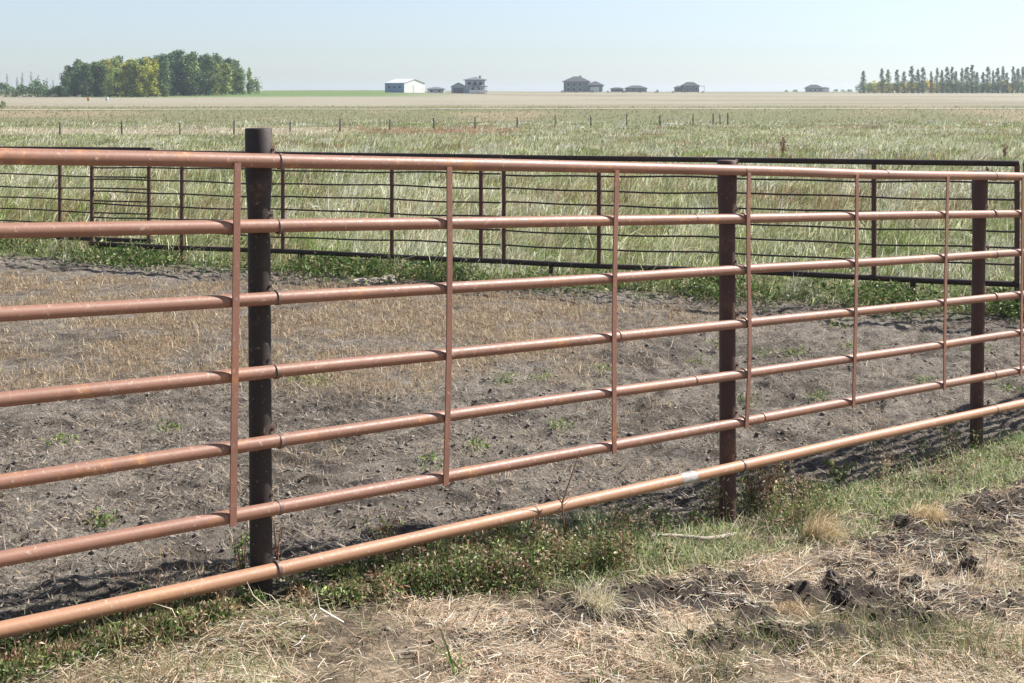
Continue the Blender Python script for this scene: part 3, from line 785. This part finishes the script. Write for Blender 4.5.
def ground_stick(name, pxs, rad, mat, label, cat, lift=.02):
    pts = []
    for (px, py) in pxs:
        x, y, z = at(px, py); pts.append(Vector((x, y, float(gz(x, y)) + lift)))
    zs = np.linspace(pts[0].z, pts[-1].z, len(pts))
    zm = max(float(p.z - z_) for p, z_ in zip(pts, zs))
    for p, z_ in zip(pts, zs): p.z = float(z_) + zm * .5
    og = pts[0].copy()
    o = tube_obj(name, [p - og for p in pts], rad, mat, None, 8); o.location = og; tag(o, label, cat); return o
ground_stick('stick', [(650, 543), (668, 542), (690, 543.5), (705, 544.5), (722, 543), (735, 540)], [.008, .009, .010, .011, .012, .008], M['stick'],
             'bleached bent stick lying in the grass beside the middle post', 'stick', .03)
ground_stick('straw_stalk', [(783, 584), (797, 576.5), (811, 569)], [.003, .0035, .003], M['stick'], 'long pale straw stalk lying across the dug soil', 'straw', .03)
ground_stick('straw_stalk', [(820, 618), (830, 612), (838, 606)], [.002, .0025, .002], M['stick'], 'short pale straw stalk right of the dark clods', 'straw', .03)

def tussock(name, px, py, nb, Lr, spread, pal, label, cat, az=None, lean=(.1, 1.2), W=(.002, .004), root=None):
    x, y, z = at(px, py) if root is None else root
    z = float(gz(x, y)); n = nb
    r = spread * np.sqrt(rng.random(n)); t = rng.uniform(0, 6.28, n)
    pos = np.stack([r * np.cos(t), r * np.sin(t), np.full(n, -.01)], 1)
    a = t + rng.normal(0, .5, n) if az is None else rng.normal(az, .6, n)
    c = pick(pal, n, .2)
    o = blade_mesh(name, pos, rng.uniform(Lr[0], Lr[1], n), rng.uniform(W[0], W[1], n), a, rng.uniform(lean[0], lean[1], n), rng.uniform(.2, 1.1, n), c, M['blade'])
    o.location = (x, y, z); tag(o, label, cat); return o
TAN = [(.60, .46, .27), (.70, .60, .42), (.48, .35, .19)]; PALE = [(.66, .60, .45), (.56, .50, .35), (.72, .66, .50)]
GRN = [(.16, .25, .06), (.22, .32, .09), (.11, .17, .04)]
tussock('grass_tussock', 812, 538, 520, (.10, .30), .07, TAN, 'golden tan grass tussock bent over, right of the stick', 'grass', az=-.6, lean=(.3, 1.3))
tussock('grass_tussock', 592, 606, 420, (.10, .24), .07, PALE, 'pale cream grass tussock at the left end of the dug soil', 'grass', az=-1.2, lean=(.2, 1.3))
tussock('grass_tussock', 925, 520, 420, (.08, .22), .09, TAN, 'dry tan tussock hanging over the dug soil at the right', 'grass', az=-1.3, lean=(.4, 1.4))
tussock('grass_tussock', 790, 612, 360, (.08, .2), .07, [(.42, .30, .18), (.5, .38, .24)], 'brown dry tussock among the dark clods', 'grass', az=-1.4, lean=(.5, 1.4))
tussock('green_grass', 465, 672, 7, (.12, .22), .04, GRN, 'few broad bright green grass blades at the bottom centre', 'grass', az=2.4, lean=(.6, 1.2), W=(.006, .009))
tussock('green_grass', 405, 662, 3, (.10, .16), .02, GRN, 'thin green grass blades lying left of the bottom centre', 'grass', az=2.9, lean=(1.0, 1.4), W=(.005, .007))
tussock('green_grass', 605, 682, 5, (.06, .1), .02, GRN, 'tiny green sprout at the bottom edge right of centre', 'grass', W=(.006, .01))
def weed_plant(name, px, py, h, rad, nl, pal, label, stems=5, leaf=(.02, .045)):
    x, y, z = at(px, py); z = float(gz(x, y))
    root = empty(name, (x, y, z)); tag(root, label, 'weed')
    V = []; Fc = []; lp_ = []
    for k in range(stems):
        a = rng.uniform(0, 6.28); sp = rng.uniform(.3, 1) * rad; hh = h * rng.uniform(.6, 1)
        pts = [Vector((math.cos(a) * sp * f ** 1.3, math.sin(a) * sp * f ** 1.3, -.02 + hh * f)) for f in (0, .35, .7, 1)]
        v, f_ = tube(pts, [.004, .003, .0022, .001], 5); b = len(V); V += v; Fc += [tuple(i + b for i in q) for q in f_]
        for _ in range(nl // stems):
            f = rng.random() ** .7; i = min(int(f * 3), 2); p = pts[i].lerp(pts[i + 1], f * 3 - i); lp_.append(p)
    mesh_obj('stem', V, Fc, M['stem'], root, True)
    lp_ = np.array([tuple(p) for p in lp_]) + rng.normal(0, .006, (len(lp_), 3))
    o = leaf_mesh('leaves', lp_, rng.uniform(leaf[0], leaf[1], len(lp_)), rng.uniform(leaf[0] * .4, leaf[1] * .4, len(lp_)), pick(pal, len(lp_), .25), M['leafy'])
    o.parent = root; return root
M['stem'] = mat_plain('dry_stem', (.26, .15, .09), .3, 30, .8)
RED = [(.24, .12, .07), (.34, .20, .11), (.18, .10, .05), (.20, .20, .08)]
weed_plant('weed', 98, 528, .07, .10, 60, GRN, 'small bright green weed alone on the pen soil at the left', 6)
weed_plant('dry_weed', 768, 508, .30, .12, 260, RED, 'brown dried weed standing right of the middle post', 12, (.012, .03))
weed_plant('dry_weed', 752, 508, .26, .08, 140, RED, 'thin brown weed close against the middle post', 8, (.012, .03))
weed_plant('dry_weed', 536, 560, .30, .06, 60, RED, 'tall reddish dry weed crossing the lowest rail near the centre', 4, (.012, .03))
weed_plant('dry_weed', 382, 560, .30, .10, 130, GRN + RED[:1], 'bushy green weed poking over the lowest rail left of centre', 7, (.012, .03))
weed_plant('weed', 243, 575, .26, .06, 110, GRN, 'slender green weed climbing the left side of the left post', 5, (.012, .03))
weed_plant('dry_weed', 277, 560, .24, .05, 40, RED, 'thin dark weed standing right of the left post', 3, (.012, .03))
weed_plant('weed', 692, 528, .14, .08, 90, GRN + RED[:1], 'low green weed left of the middle post base', 6, (.015, .035))
weed_plant('weed', 840, 478, .16, .12, 120, GRN, 'green weed under the lowest rail right of the middle post', 8, (.02, .045))
weed_plant('dock', 783, 158, .95, .10, 240, [(.20, .08, .05), (.28, .13, .08)], 'reddish brown dock stalk standing above the pasture', 3, (.06, .12))
weed_plant('dock', 1005, 160, .75, .16, 200, [(.18, .09, .06), (.26, .14, .09)], 'brown dock clump in the pasture near the right edge', 4, (.06, .12))
def stalk():                                          # dry reddish stalk leaning on the lowest rail
    a = at(566, 548); z0 = float(gz(a[0], a[1]))
    p0 = Vector((a[0], a[1], z0)); p1 = fence_pt(553, 500, .06); p2 = fence_pt(560, 470, .08); p3 = fence_pt(570, 447, .07)
    root = empty('dead_stalk', p0); tag(root, 'thin reddish dead stalk leaning over the lower rails near the centre', 'weed')
    tube_obj('stem', [v - p0 for v in (p0, p1, p2, p3)], [.0045, .004, .003, .0015], M['stem'], root, 6)
    q = fence_pt(538, 476, .05); tube_obj('twig', [v - p0 for v in (p1, (p1 + q) / 2, q)], [.003, .002, .001], M['stem'], root, 5)
    q = fence_pt(588, 470, .05); tube_obj('twig', [v - p0 for v in (p1, (p1 + q) / 2, q)], [.003, .002, .001], M['stem'], root, 5)
stalk()

# ------------------------------------------------------------------ wire fence across the pasture
wp = [60, 122, 180, 234, 290, 340, 390, 434, 475, 517, 555, 591, 627, 660, 693, 713, 720, 728]
pmesh = None
prevtop = None
GP = 'wooden posts of the wire fence across the pasture'
onames = ['first', 'second', 'third', 'fourth', 'fifth', 'sixth', 'seventh', 'eighth', 'ninth', 'tenth', 'eleventh', 'twelfth', 'thirteenth', 'fourteenth', 'fifteenth',
          'sixteenth', 'seventeenth', 'eighteenth', 'nineteenth', 'twentieth', 'twenty-first', 'twenty-second', 'twenty-third', 'twenty-fourth', 'twenty-fifth', 'twenty-sixth',
          'twenty-seventh', 'twenty-eighth', 'twenty-ninth', 'thirtieth', 'thirty-first', 'thirty-second', 'thirty-third', 'thirty-fourth', 'thirty-fifth']
tops = []
vis = 0
for i, px in enumerate(wp):
    d = np.interp(px, [60, 728], [104, 139]) if px >= 60 else 104 - (60 - px) * .05
    x = (px - CX) / F * d; z = float(gbase(x, d))
    rad = [.075, .085, .07, .08][i % 4]; h = 1.25 + .12 * math.sin(i * 2.7)
    ax = .03 * math.sin(i * 5.1)
    o = tube_obj('fence_post', [(0, 0, -.3), (ax * .5, 0, .5), (ax, 0, h - .02), (ax, 0, h)], [rad, rad * .97, rad * .92, rad * .7], M['wood'], None, 9)
    o.location = (x, d, z)
    if px < 0: lab = 'weathered post of the wire fence beyond the left picture edge'
    else: lab = onames[vis] + ' weathered post from the left in the pasture wire fence'; vis += 1
    tag(o, lab, 'post', GP); tops.append(Vector((x, d, z)))
for k, h in enumerate((.45, .75, 1.05)):
    pts = []
    for i in range(len(tops) - 1):
        for f in (0, .5): pts.append(tops[i].lerp(tops[i + 1], f) + Vector((0, -.09, h - (.03 if f else 0))))
    o = tube_obj('fence_wire', pts, .006, M['wire'], None, 4)
    tag(o, ['lowest', 'middle', 'topmost'][k] + ' strand of wire strung along the pasture posts', 'wire')

# ------------------------------------------------------------------ trees
def crown_mesh(name, n, h, shape, leaf, pal, seed):
    global rng
    old = rng; rng = np.random.default_rng(seed)
    if shape == 'aspen':
        K = 34; f = rng.random(K) ** .95; rr = 2.5 * np.sqrt(np.clip(1 - ((f - .40) / .62) ** 2, .05, 1)); a = rng.uniform(0, 6.28, K); q = np.sqrt(rng.random(K)) * .75
        cc = np.stack([rr * q * np.cos(a), rr * q * np.sin(a), h * (.05 + .91 * f)], 1); cr = rng.uniform(.8, 1.5, K)
    elif shape == 'poplar':
        K = 22; f = np.linspace(0, 1, K); rr = 1.5 * (1 - f) ** .6 * np.clip(f * 6 + .35, 0, 1) + .08; a = rng.uniform(0, 6.28, K)
        cc = np.stack([rr * .5 * np.cos(a), rr * .5 * np.sin(a), h * (.06 + .92 * f)], 1); cr = rr * .75 + .1
    else:
        K = 18; f = rng.random(K); rr = 2.2 * np.sqrt(np.clip(1 - f ** 2, .1, 1)); a = rng.uniform(0, 6.28, K); q = np.sqrt(rng.random(K))
        cc = np.stack([rr * q * np.cos(a), rr * q * np.sin(a), h * (.15 + .7 * f)], 1); cr = rng.uniform(.5, .9, K)
    k = rng.integers(0, K, n); d = rng.normal(0, 1, (n, 3)); d /= np.linalg.norm(d, axis=1)[:, None]
    pos = cc[k] + d * (cr[k] * rng.random(n) ** .4)[:, None] * np.array([1, 1, 1.15])
    cl = np.exp(rng.normal(0, .22, K))[k]
    o = leaf_mesh(name, pos, rng.uniform(leaf * .7, leaf * 1.3, n), rng.uniform(leaf * .5, leaf * .9, n), np.clip(pick(pal, n, .22) * cl[:, None], 0, .6), M['crown'])
    me = o.data; bpy.data.objects.remove(o); rng = old
    return me
def trunk_mesh(h, r, limbs, seed, top=.85):
    rg = random.Random(seed); V = []; Fc = []
    pts = [(rg.gauss(0, .1) * f, rg.gauss(0, .1) * f, -.3 + (h * top + .3) * f) for f in (0, .25, .5, .75, 1)]
    v, f_ = tube(pts, [r, r * .8, r * .6, r * .38, r * .12], 6); V += v; Fc += f_
    for k in range(limbs):
        f = rg.uniform(.25, .85); a = rg.uniform(0, 6.28); ln = rg.uniform(.10, .22) * h * (1.1 - f); z = h * top * f
        p = [(0, 0, z), (math.cos(a) * ln * .5, math.sin(a) * ln * .5, z + ln * .5), (math.cos(a) * ln, math.sin(a) * ln, z + ln * 1.2)]
        v, f_ = tube(p, [r * .35, r * .22, r * .06], 5); b = len(V); V += v; Fc += [tuple(i + b for i in q) for q in f_]
    me = bpy.data.meshes.new('trunk'); me.from_pydata([tuple(v) for v in V], [], Fc); me.update(); me.materials.append(M['bark']); return me
APAL = [(.10, .145, .060), (.14, .19, .075), (.19, .23, .095), (.075, .11, .052)]
aspens = [(crown_mesh('crown', 2600, 14, 'aspen', .58, APAL, 900 + k), trunk_mesh(14, .22, 7, 900 + k)) for k in range(5)]
poplars = [(crown_mesh('crown', 900, 12, 'poplar', .46, APAL, 950 + k), trunk_mesh(12, .15, 6, 950 + k, .95)) for k in range(4)]
bushes = [(crown_mesh('crown', 700, 3, 'bush', .32, APAL, 970 + k), trunk_mesh(3, .10, 6, 970 + k, .6)) for k in range(3)]
spars = [(crown_mesh('crown', 260, 12, 'poplar', .42, APAL, 980 + k), trunk_mesh(12, .13, 22, 980 + k, .98)) for k in range(3)]
def tree(name, kind, v, px, d, ytop, label, cat, group, tint, wide=1.0, sink=.1):
    x = (px - CX) / F * d; z = float(gbase(x, d)) - sink
    ref = {'a': 14, 'p': 12, 'b': 3, 's': 12}[kind]; h = -(ytop - HY) / F * d - z
    lib = {'a': aspens, 'p': poplars, 'b': bushes, 's': spars}[kind]; cm, tm = lib[v % len(lib)]
    root = empty(name, (x, d, z), random.uniform(0, 6.28)); k = h / ref; root.scale = (k * wide, k * wide, k)
    c = bpy.data.objects.new('crown', cm); col.objects.link(c); c.parent = root; c.color = (*tint, 1)
    t = bpy.data.objects.new('trunk', tm); col.objects.link(t); t.parent = root
    tag(root, label, cat, group); return root
def tint(kind):
    j = random.uniform(1.0, 1.4)
    return [v * j for v in {'dark': (.80, .95, 1.05), 'mid': (1.05, 1.1, 1.0), 'yel': (2.5, 1.9, .85), 'pale': (1.75, 1.6, 1.1), 'gold': (4.4, 2.6, .6)}[kind]]
prof = ([55, 62, 70, 76, 100, 115, 130, 145, 160, 175, 190, 205, 220, 232, 245, 256], [88, 76, 66, 61, 61, 58, 59, 57, 55, 53, 53, 54, 56, 60, 66, 76])
GG = 'trees of the grove on the left rise'
front = [(60, 'dark'), (67, 'dark'), (76, 'dark'), (86, 'dark'), (95, 'mid'), (103, 'mid'), (110, 'pale'), (118, 'pale'), (126, 'yel'), (134, 'pale'), (141, 'yel'), (148, 'yel'), (156, 'yel'), (164, 'mid'),
         (173, 'dark'), (182, 'dark'), (191, 'mid'), (200, 'dark'), (209, 'mid'), (217, 'yel'), (225, 'pale'), (232, 'pale'), (240, 'mid')]
for i, (px, kd) in enumerate(front):
    yt = float(np.interp(px, *prof)) + random.uniform(1.0, 10) + (5 if px < 62 else 0)
    nm = {'dark': 'dark green', 'mid': 'green', 'pale': 'pale green', 'yel': 'yellowing'}[kd]
    tree('grove_tree', 'a', i, px, (402 if px < 166 else 432) + random.uniform(-6, 6), yt, '%s tree, %s from the left along the front of the grove' % (nm, onames[i]), 'tree', GG, tint(kd), random.uniform(1.0, 1.4))
for r_, dd in ((0, 18), (1, 36)):
    for j_, px in enumerate(range(68 + 4 * r_, 244, 8)):
        yt = float(np.interp(px, *prof)) + random.uniform(-2.0, 5)
        kd = random.choice(['dark', 'dark', 'mid']) if px > 165 or px < 95 else random.choice(['mid', 'pale', 'yel', 'dark'])
        tree('grove_tree', 'a', random.randrange(5), px + random.uniform(-2, 2), (405 if px < 166 else 436) + dd + random.uniform(-5, 5), yt, 'tall tree, %s from the left in the %s row of the left grove' % (onames[j_], ('second', 'rear')[r_]), 'tree', GG, tint(kd), random.uniform(1.0, 1.35))
tree('grove_tree', 'a', 2, 249, 440, 68, 'thin pale tree at the right end of the grove, second from the end', 'tree', GG, tint('pale'), .75)
tree('grove_tree', 'b', 1, 256, 438, 77, 'small leaning tree at the very right end of the grove', 'tree', GG, tint('mid'), .75)
for i, (px, yt, kd) in enumerate([(4, 83, 'b'), (12, 87, 'b'), (26, 84, 'b'), (35, 80, 'b'), (44, 86, 'b'), (50, 88, 'b'), (57, 86, 'b'), (62, 84, 'b')]):
    tree('shrub', 'b', i, px, 398 + 4 * (i % 2), yt, onames[i] + ' dark shrub from the left edge, left of the grove', 'shrub', 'shrubs left of the grove', tint('dark'), 1.2)
for i, (px, yt) in enumerate([(7, 74), (17, 77), (22, 73), (31, 72), (38, 75), (47, 78), (53, 80)]):
    tree('bare_tree', 's', i, px, 405, yt, onames[i] + ' thin half-bare tree from the left edge, left of the grove', 'tree', 'half-bare trees left of the grove', (.9, .95, 1.1), .9)
tree('shrub', 'b', 0, 2, 210, 101, 'round green shrub in the stubble at the left edge', 'shrub', None, tint('mid'), .8)
# shelterbelt on the right
GP2 = 'columnar poplars in the shelterbelt on the right'
pxs = [863.5, 882, 888, 897, 904, 912, 918, 923, 931, 937, 942, 947, 952, 956, 962, 967, 972, 977, 983, 988, 993, 998, 1003, 1007, 1013, 1018, 1023]
tps = [71, 69, 70, 69, 71, 67, 69, 67, 72, 67, 70, 67, 68, 71, 69, 67, 66, 72, 73, 67, 70, 69, 67, 72, 66, 69, 67, 68, 69, 67]
for i, (px, yt) in enumerate(zip(pxs, tps)):
    lab = ('lone columnar poplar at the left end of the right shelterbelt' if i == 0 else onames[i] + ' columnar poplar from the left in the right shelterbelt') if px < 1024 else 'columnar poplar beyond the right picture edge'
    tree('poplar', 'p', i, px, 545 + random.uniform(-4, 4), yt + random.uniform(-1, 1), lab, 'tree', GP2, tint(random.choice(['dark', 'dark', 'mid'])), random.uniform(1.05, 1.5))
pb = list(range(868, 1024, 5))
for i, px in enumerate(pb):
    kd = random.choice(['gold', 'gold', 'yel']) if px < 950 else random.choice(['yel', 'pale', 'gold'])
    tree('shrub', 'b', i, px, 556 + random.uniform(-3, 3), 82 + random.uniform(-2, 2), (onames[i] + ' shrub from the left in the low yellowing row behind the poplars') if px < 1024 else 'shrub of the shelterbelt beyond the right picture edge', 'shrub', 'shrubs behind the poplars', tint(kd), 1.1)
tree('shrub', 'b', 1, 861, 545, 83, 'small dark shrub left of the lone poplar', 'shrub', None, tint('dark'), .7)
hb = [562, 576, 592, 608, 624, 640, 657, 673, 684, 703]
for i, px in enumerate(hb):
    tree('shrub', 'b', i, px, 560, 90.2 + .8 * math.sin(i * 3), onames[i] + ' small round bush from the left along the horizon by the houses', 'shrub', 'young bushes by the far houses', tint('dark'), .9)

# ------------------------------------------------------------------ far buildings
M['wall_white'] = mat_plain('white_siding', (.72, .72, .70), .06, 1, .7)
M['wall_blue'] = mat_plain('blue_grey_siding', (.36, .42, .50), .08, 1, .7)
M['wall_tan'] = mat_plain('slate_siding', (.17, .19, .22), .1, 1, .8)
M['wall_dark'] = mat_plain('dark_siding', (.15, .16, .18), .1, 1, .8)
M['roof_grey'] = mat_plain('grey_shingle', (.16, .17, .19), .15, 2, .85)
M['roof_dark'] = mat_plain('dark_shingle', (.085, .085, .095), .15, 2, .85)
M['roof_metal'] = mat_plain('pale_metal_roof', (.68, .69, .70), .06, 1, .45)
M['glass'] = mat_plain('window_glass', (.04, .05, .06), .1, 1, .12)
M['trim'] = mat_plain('white_trim', (.75, .75, .73), .05, 1, .6)
def bpart(name, parent, mat, boxes=(), polys=()):
    V = []; Fc = []
    for b in boxes:
        k = len(V); V += box_verts(*b); Fc += [tuple(i + k for i in f) for f in BOXF]
    for vv, ff in polys:
        k = len(V); V += vv; Fc += [tuple(i + k for i in f) for f in ff]
    o = mesh_obj(name, V, Fc, mat, parent); fix_normals(o); return o
def gable(cx, cy, z, w, l, rise, ov=.4, th=.15):
    """gable roof, ridge along y"""
    w2, l2 = w / 2 + ov, l / 2 + ov; e = rise * ov / (w / 2)
    o = [(-w2, -e), (0, rise), (w2, -e), (w2, -e + th), (0, rise + th), (-w2, -e + th)]
    V = [(cx + a, cy - l2, z + b) for a, b in o] + [(cx + a, cy + l2, z + b) for a, b in o]
    F_ = [(0, 1, 4, 5), (1, 2, 3, 4), (6, 11, 10, 7), (7, 10, 9, 8)] + [(i, i + 6, (i + 1) % 6 + 6, (i + 1) % 6) for i in range(6)]
    return V, F_
def gable_end(cx, cy, z, w, l, rise):
    V = [(cx - w / 2, cy - l / 2, z), (cx + w / 2, cy - l / 2, z), (cx, cy - l / 2, z + rise), (cx - w / 2, cy + l / 2, z), (cx + w / 2, cy + l / 2, z), (cx, cy + l / 2, z + rise)]
    return V, [(0, 1, 2), (3, 5, 4), (0, 3, 4, 1), (0, 2, 5, 3), (1, 4, 5, 2)]
def hip(cx, cy, z, w, l, rise, ov=.6, ridge=None):
    w2, l2 = w / 2 + ov, l / 2 + ov; r = max(w2 - l2, .05) if ridge is None else ridge
    V = [(cx - w2, cy - l2, z), (cx + w2, cy - l2, z), (cx + w2, cy + l2, z), (cx - w2, cy + l2, z),
         (cx - w2, cy - l2, z + .2), (cx + w2, cy - l2, z + .2), (cx + w2, cy + l2, z + .2), (cx - w2, cy + l2, z + .2), (cx - r, cy, z + rise), (cx + r, cy, z + rise)]
    return V, [(3, 2, 1, 0), (0, 1, 5, 4), (1, 2, 6, 5), (2, 3, 7, 6), (3, 0, 4, 7), (4, 5, 9, 8), (5, 6, 9), (6, 7, 8, 9), (7, 4, 8)]
def windows(parent, spots, yf, w=1.2, h=1.2, door=False):
    for (x, z) in spots:
        o = bpart('window', parent, M['trim'], [(x, yf - .04, z, w + .24, .08, h + .24)]); bpart('pane', o, M['glass'], [(x, yf - .065, z, w, .05, h)])
def house(name, px, d, rz, label, cat='house', drop=0):
    x = (px - CX) / F * d; root = empty(name, (x, d, float(gbase(x, d)) - .15 - drop), rz); tag(root, label, cat); return root
# white metal shed, gable end turned to the sun
h = house('metal_shed', 405, 482, R(45), 'white metal shed with blue-grey shaded side, leftmost of the far buildings', 'shed')
bpart('wall', h, M['wall_white'], [(0, 0, 1.9, 10.4, 11.4, 3.8)], [gable_end(0, 0, 3.8, 10.4, 11.4, 1.5)])
bpart('roof', h, M['roof_metal'], polys=[gable(0, 0, 3.8, 10.4, 11.4, 1.5, .25, .12)])
bpart('side_wall', h, mat_plain('blue_shade_siding', (.22, .33, .50), .08, 1, .6), [(-5.24, 0, 1.9, .08, 11.4, 3.78)])  # bluish shade of the white shed's side, put into this thin panel's colour
bpart('door', h, M['trim'], [(1.2, -5.74, 1.5, 3.4, .08, 3.0)])
for k in range(3): bpart('window', h, M['glass'], [(-5.30, -3.2 + 3.2 * k, 2.2, .06, 1.2, .8)])
# low house
h = house('low_house', 436, 488, 0, 'small low house between the white shed and the two-storey house')
bpart('wall', h, M['wall_blue'], [(0, 0, .75, 6.2, 5, 1.5)]); bpart('roof', h, M['roof_grey'], polys=[hip(0, 0, 1.5, 6.2, 5, 1.0)]); windows(h, [(-1.6, .9), (1.5, .9)], -2.5, 1.1, .8)
# two-storey house with garage and deck
h = house('two_storey_house', 469, 484, 0, 'two-storey grey-roofed house with white deck and garage wing')
bpart('wall', h, M['wall_blue'], [(2.4, 0, 2.6, 7.6, 7, 5.2), (-4.0, .4, 1.4, 5.4, 7, 2.8)], [gable_end(-4.0, .4, 2.8, 5.4, 7, 1.4)])
r_ = bpart('roof', h, M['roof_grey'], polys=[hip(2.4, 0, 5.2, 7.6, 7, 1.3, .7), gable(-4.0, .4, 2.8, 5.4, 7, 1.4)])
bpart('chimney', r_, M['wall_tan'], [(4.2, 1, 6.2, .7, .7, 1.6)])
bpart('porch_roof', h, M['roof_grey'], polys=[hip(3.8, -4.2, 2.7, 6.5, 2.2, .6, .3)])
for k in range(4): bpart('porch_column', h, M['trim'], [(.9 + 1.9 * k, -5.0, 1.35, .28, .28, 2.7)])
bpart('deck', h, M['trim'], [(3.8, -4.4, .35, 7.0, 2.4, .2)]); bpart('deck_railing', h, M['trim'], [(3.8, -5.55, .95, 7.0, .06, .9)])
bpart('garage_door', h, M['wall_dark'], [(-4.0, -3.14, 1.15, 3.8, .08, 2.3)]); windows(h, [(.2, 4.0), (2.4, 4.0), (4.6, 4.0), (1.2, 1.7), (4.6, 1.7)], -3.5, 1.3, 1.3)
# big dark house
h = house('big_house', 583, 640, R(-8), 'largest dark hip-roofed house on the horizon, right of centre')
bpart('wall', h, M['wall_tan'], [(-3.2, 0, 2.6, 12.5, 10, 5.2), (6.2, 1, 1.7, 7.5, 9, 3.4)])
r_ = bpart('roof', h, M['roof_dark'], polys=[hip(-3.2, 0, 5.2, 12.5, 10, 2.9, .9, 1.6), hip(6.2, 1, 3.4, 7.5, 9, 2.2, .9, .4)])
bpart('chimney', r_, M['wall_dark'], [(-1.5, 1.5, 7.8, .9, .9, 1.5)])
windows(h, [(-7, 3.9), (-4, 3.9), (-1, 3.9), (-7, 1.4), (-4, 1.4), (-1, 1.4)], -5.0, 1.5, 1.4); bpart('garage_door', h, M['trim'], [(6.2, -3.55, 1.4, 4.6, .08, 2.4)]); bpart('door', h, M['wall_dark'], [(1.6, -5.06, 1.2, 1.1, .1, 2.2)])
def small(name, px, d, wd, wallh, rise, label, wall='wall_dark', roof='roof_dark', win=3, rz=0.0, drop=0):
    h = house(name, px, d, rz, label, 'house', drop); dp = wd * .6
    bpart('wall', h, M[wall], [(0, 0, wallh / 2, wd, dp, wallh)]); bpart('roof', h, M[roof], polys=[hip(0, 0, wallh, wd, dp, rise, .6)])
    windows(h, [(-wd * .33 + wd * .66 * k / max(win - 1, 1), wallh * .55) for k in range(win)], -dp / 2, 1.2, min(1.1, wallh * .4)); return h
small('low_house', 617, 648, 6.2, 1.6, .9, 'lowest small roof just right of the big dark house', win=2)
small('low_house', 636, 650, 10.5, 1.9, 1.6, 'low wide house between the big dark house and the next one')
h = small('house', 690, 645, 8.6, 3.0, 2.2, 'dark hip-roofed house with a lower wing on its left, right of the low wide house', roof='roof_dark')
bpart('wing_wall', h, M['wall_dark'], [(-6.0, 0, 1.1, 3.6, 5, 2.2)]); bpart('wing_roof', h, M['roof_dark'], polys=[hip(-6.0, 0, 2.2, 3.6, 5, 1.2, .4)])
bpart('porch_roof', h, M['roof_grey'], [(5.5, -1.0, 3.1, 3.2, 4, .2)]); bpart('porch_column', h, M['trim'], [(6.9, -2.8, 1.5, .25, .25, 3.0)])
h = small('house', 814, 645, 8.0, 1.9, 2.0, 'low dark house alone left of the right shelterbelt', wall='wall_blue', roof='roof_dark')
bpart('garage_wall', h, M['wall_white'], [(5.6, .4, 1.0, 3.6, 4, 2.0)]); bpart('garage_roof', h, M['roof_grey'], polys=[hip(5.6, .4, 2.0, 3.6, 4, .8, .3)])
for i, (px, yt) in enumerate([(786, 90), (795, 89.3), (836, 89.2), (843, 89.6), (850, 89)]):
    tree('shrub', 'b', i, px, 640, yt, onames[i] + ' low bush from the left beside the lone low house', 'shrub', 'bushes by the lone low house', tint('dark'), 1.5)
# two small markers in the stubble
for (px, c, lab) in ((88.5, (.50, .22, .06), 'tiny rust-orange drum standing in the stubble below the grove'), (107, (.45, .55, .60), 'tiny pale blue drum standing in the stubble below the grove')):
    d = 300; x = (px - CX) / F * d; z = float(gbase(x, d))
    root = empty('drum', (x, d, z)); tag(root, lab, 'drum', 'drums in the far stubble')
    m_ = mat_plain('drum_paint', c, .15, 3, .5)
    tube_obj('barrel', [(0, 0, -.1), (0, 0, .3), (0, 0, .32), (0, 0, .6), (0, 0, .62), (0, 0, .95)], [.30, .30, .315, .315, .30, .30], m_, root, 14)
    tube_obj('lid', [(0, 0, .951), (0, 0, .985)], [.31, .31], m_, root, 14)

# ------------------------------------------------------------------ air
hz = mesh_obj('haze', box_verts(0, 1400, -10, 5400, 3400, 48), BOXF, None)
hm = bpy.data.materials.new('haze_air'); hm.use_nodes = True; hn = hm.node_tree; hn.nodes.clear()
pv = hn.nodes.new('ShaderNodeVolumePrincipled'); pv.inputs['Color'].default_value = (.78, .89, 1.0, 1); pv.inputs['Density'].default_value = .00025; pv.inputs['Anisotropy'].default_value = .3
ho = hn.nodes.new('ShaderNodeOutputMaterial'); hn.links.new(pv.outputs[0], ho.inputs['Volume']); hz.data.materials.append(hm)
tag(hz, 'thin pale haze lying over the distant pasture', 'haze', kind='stuff'); fix_normals(hz)
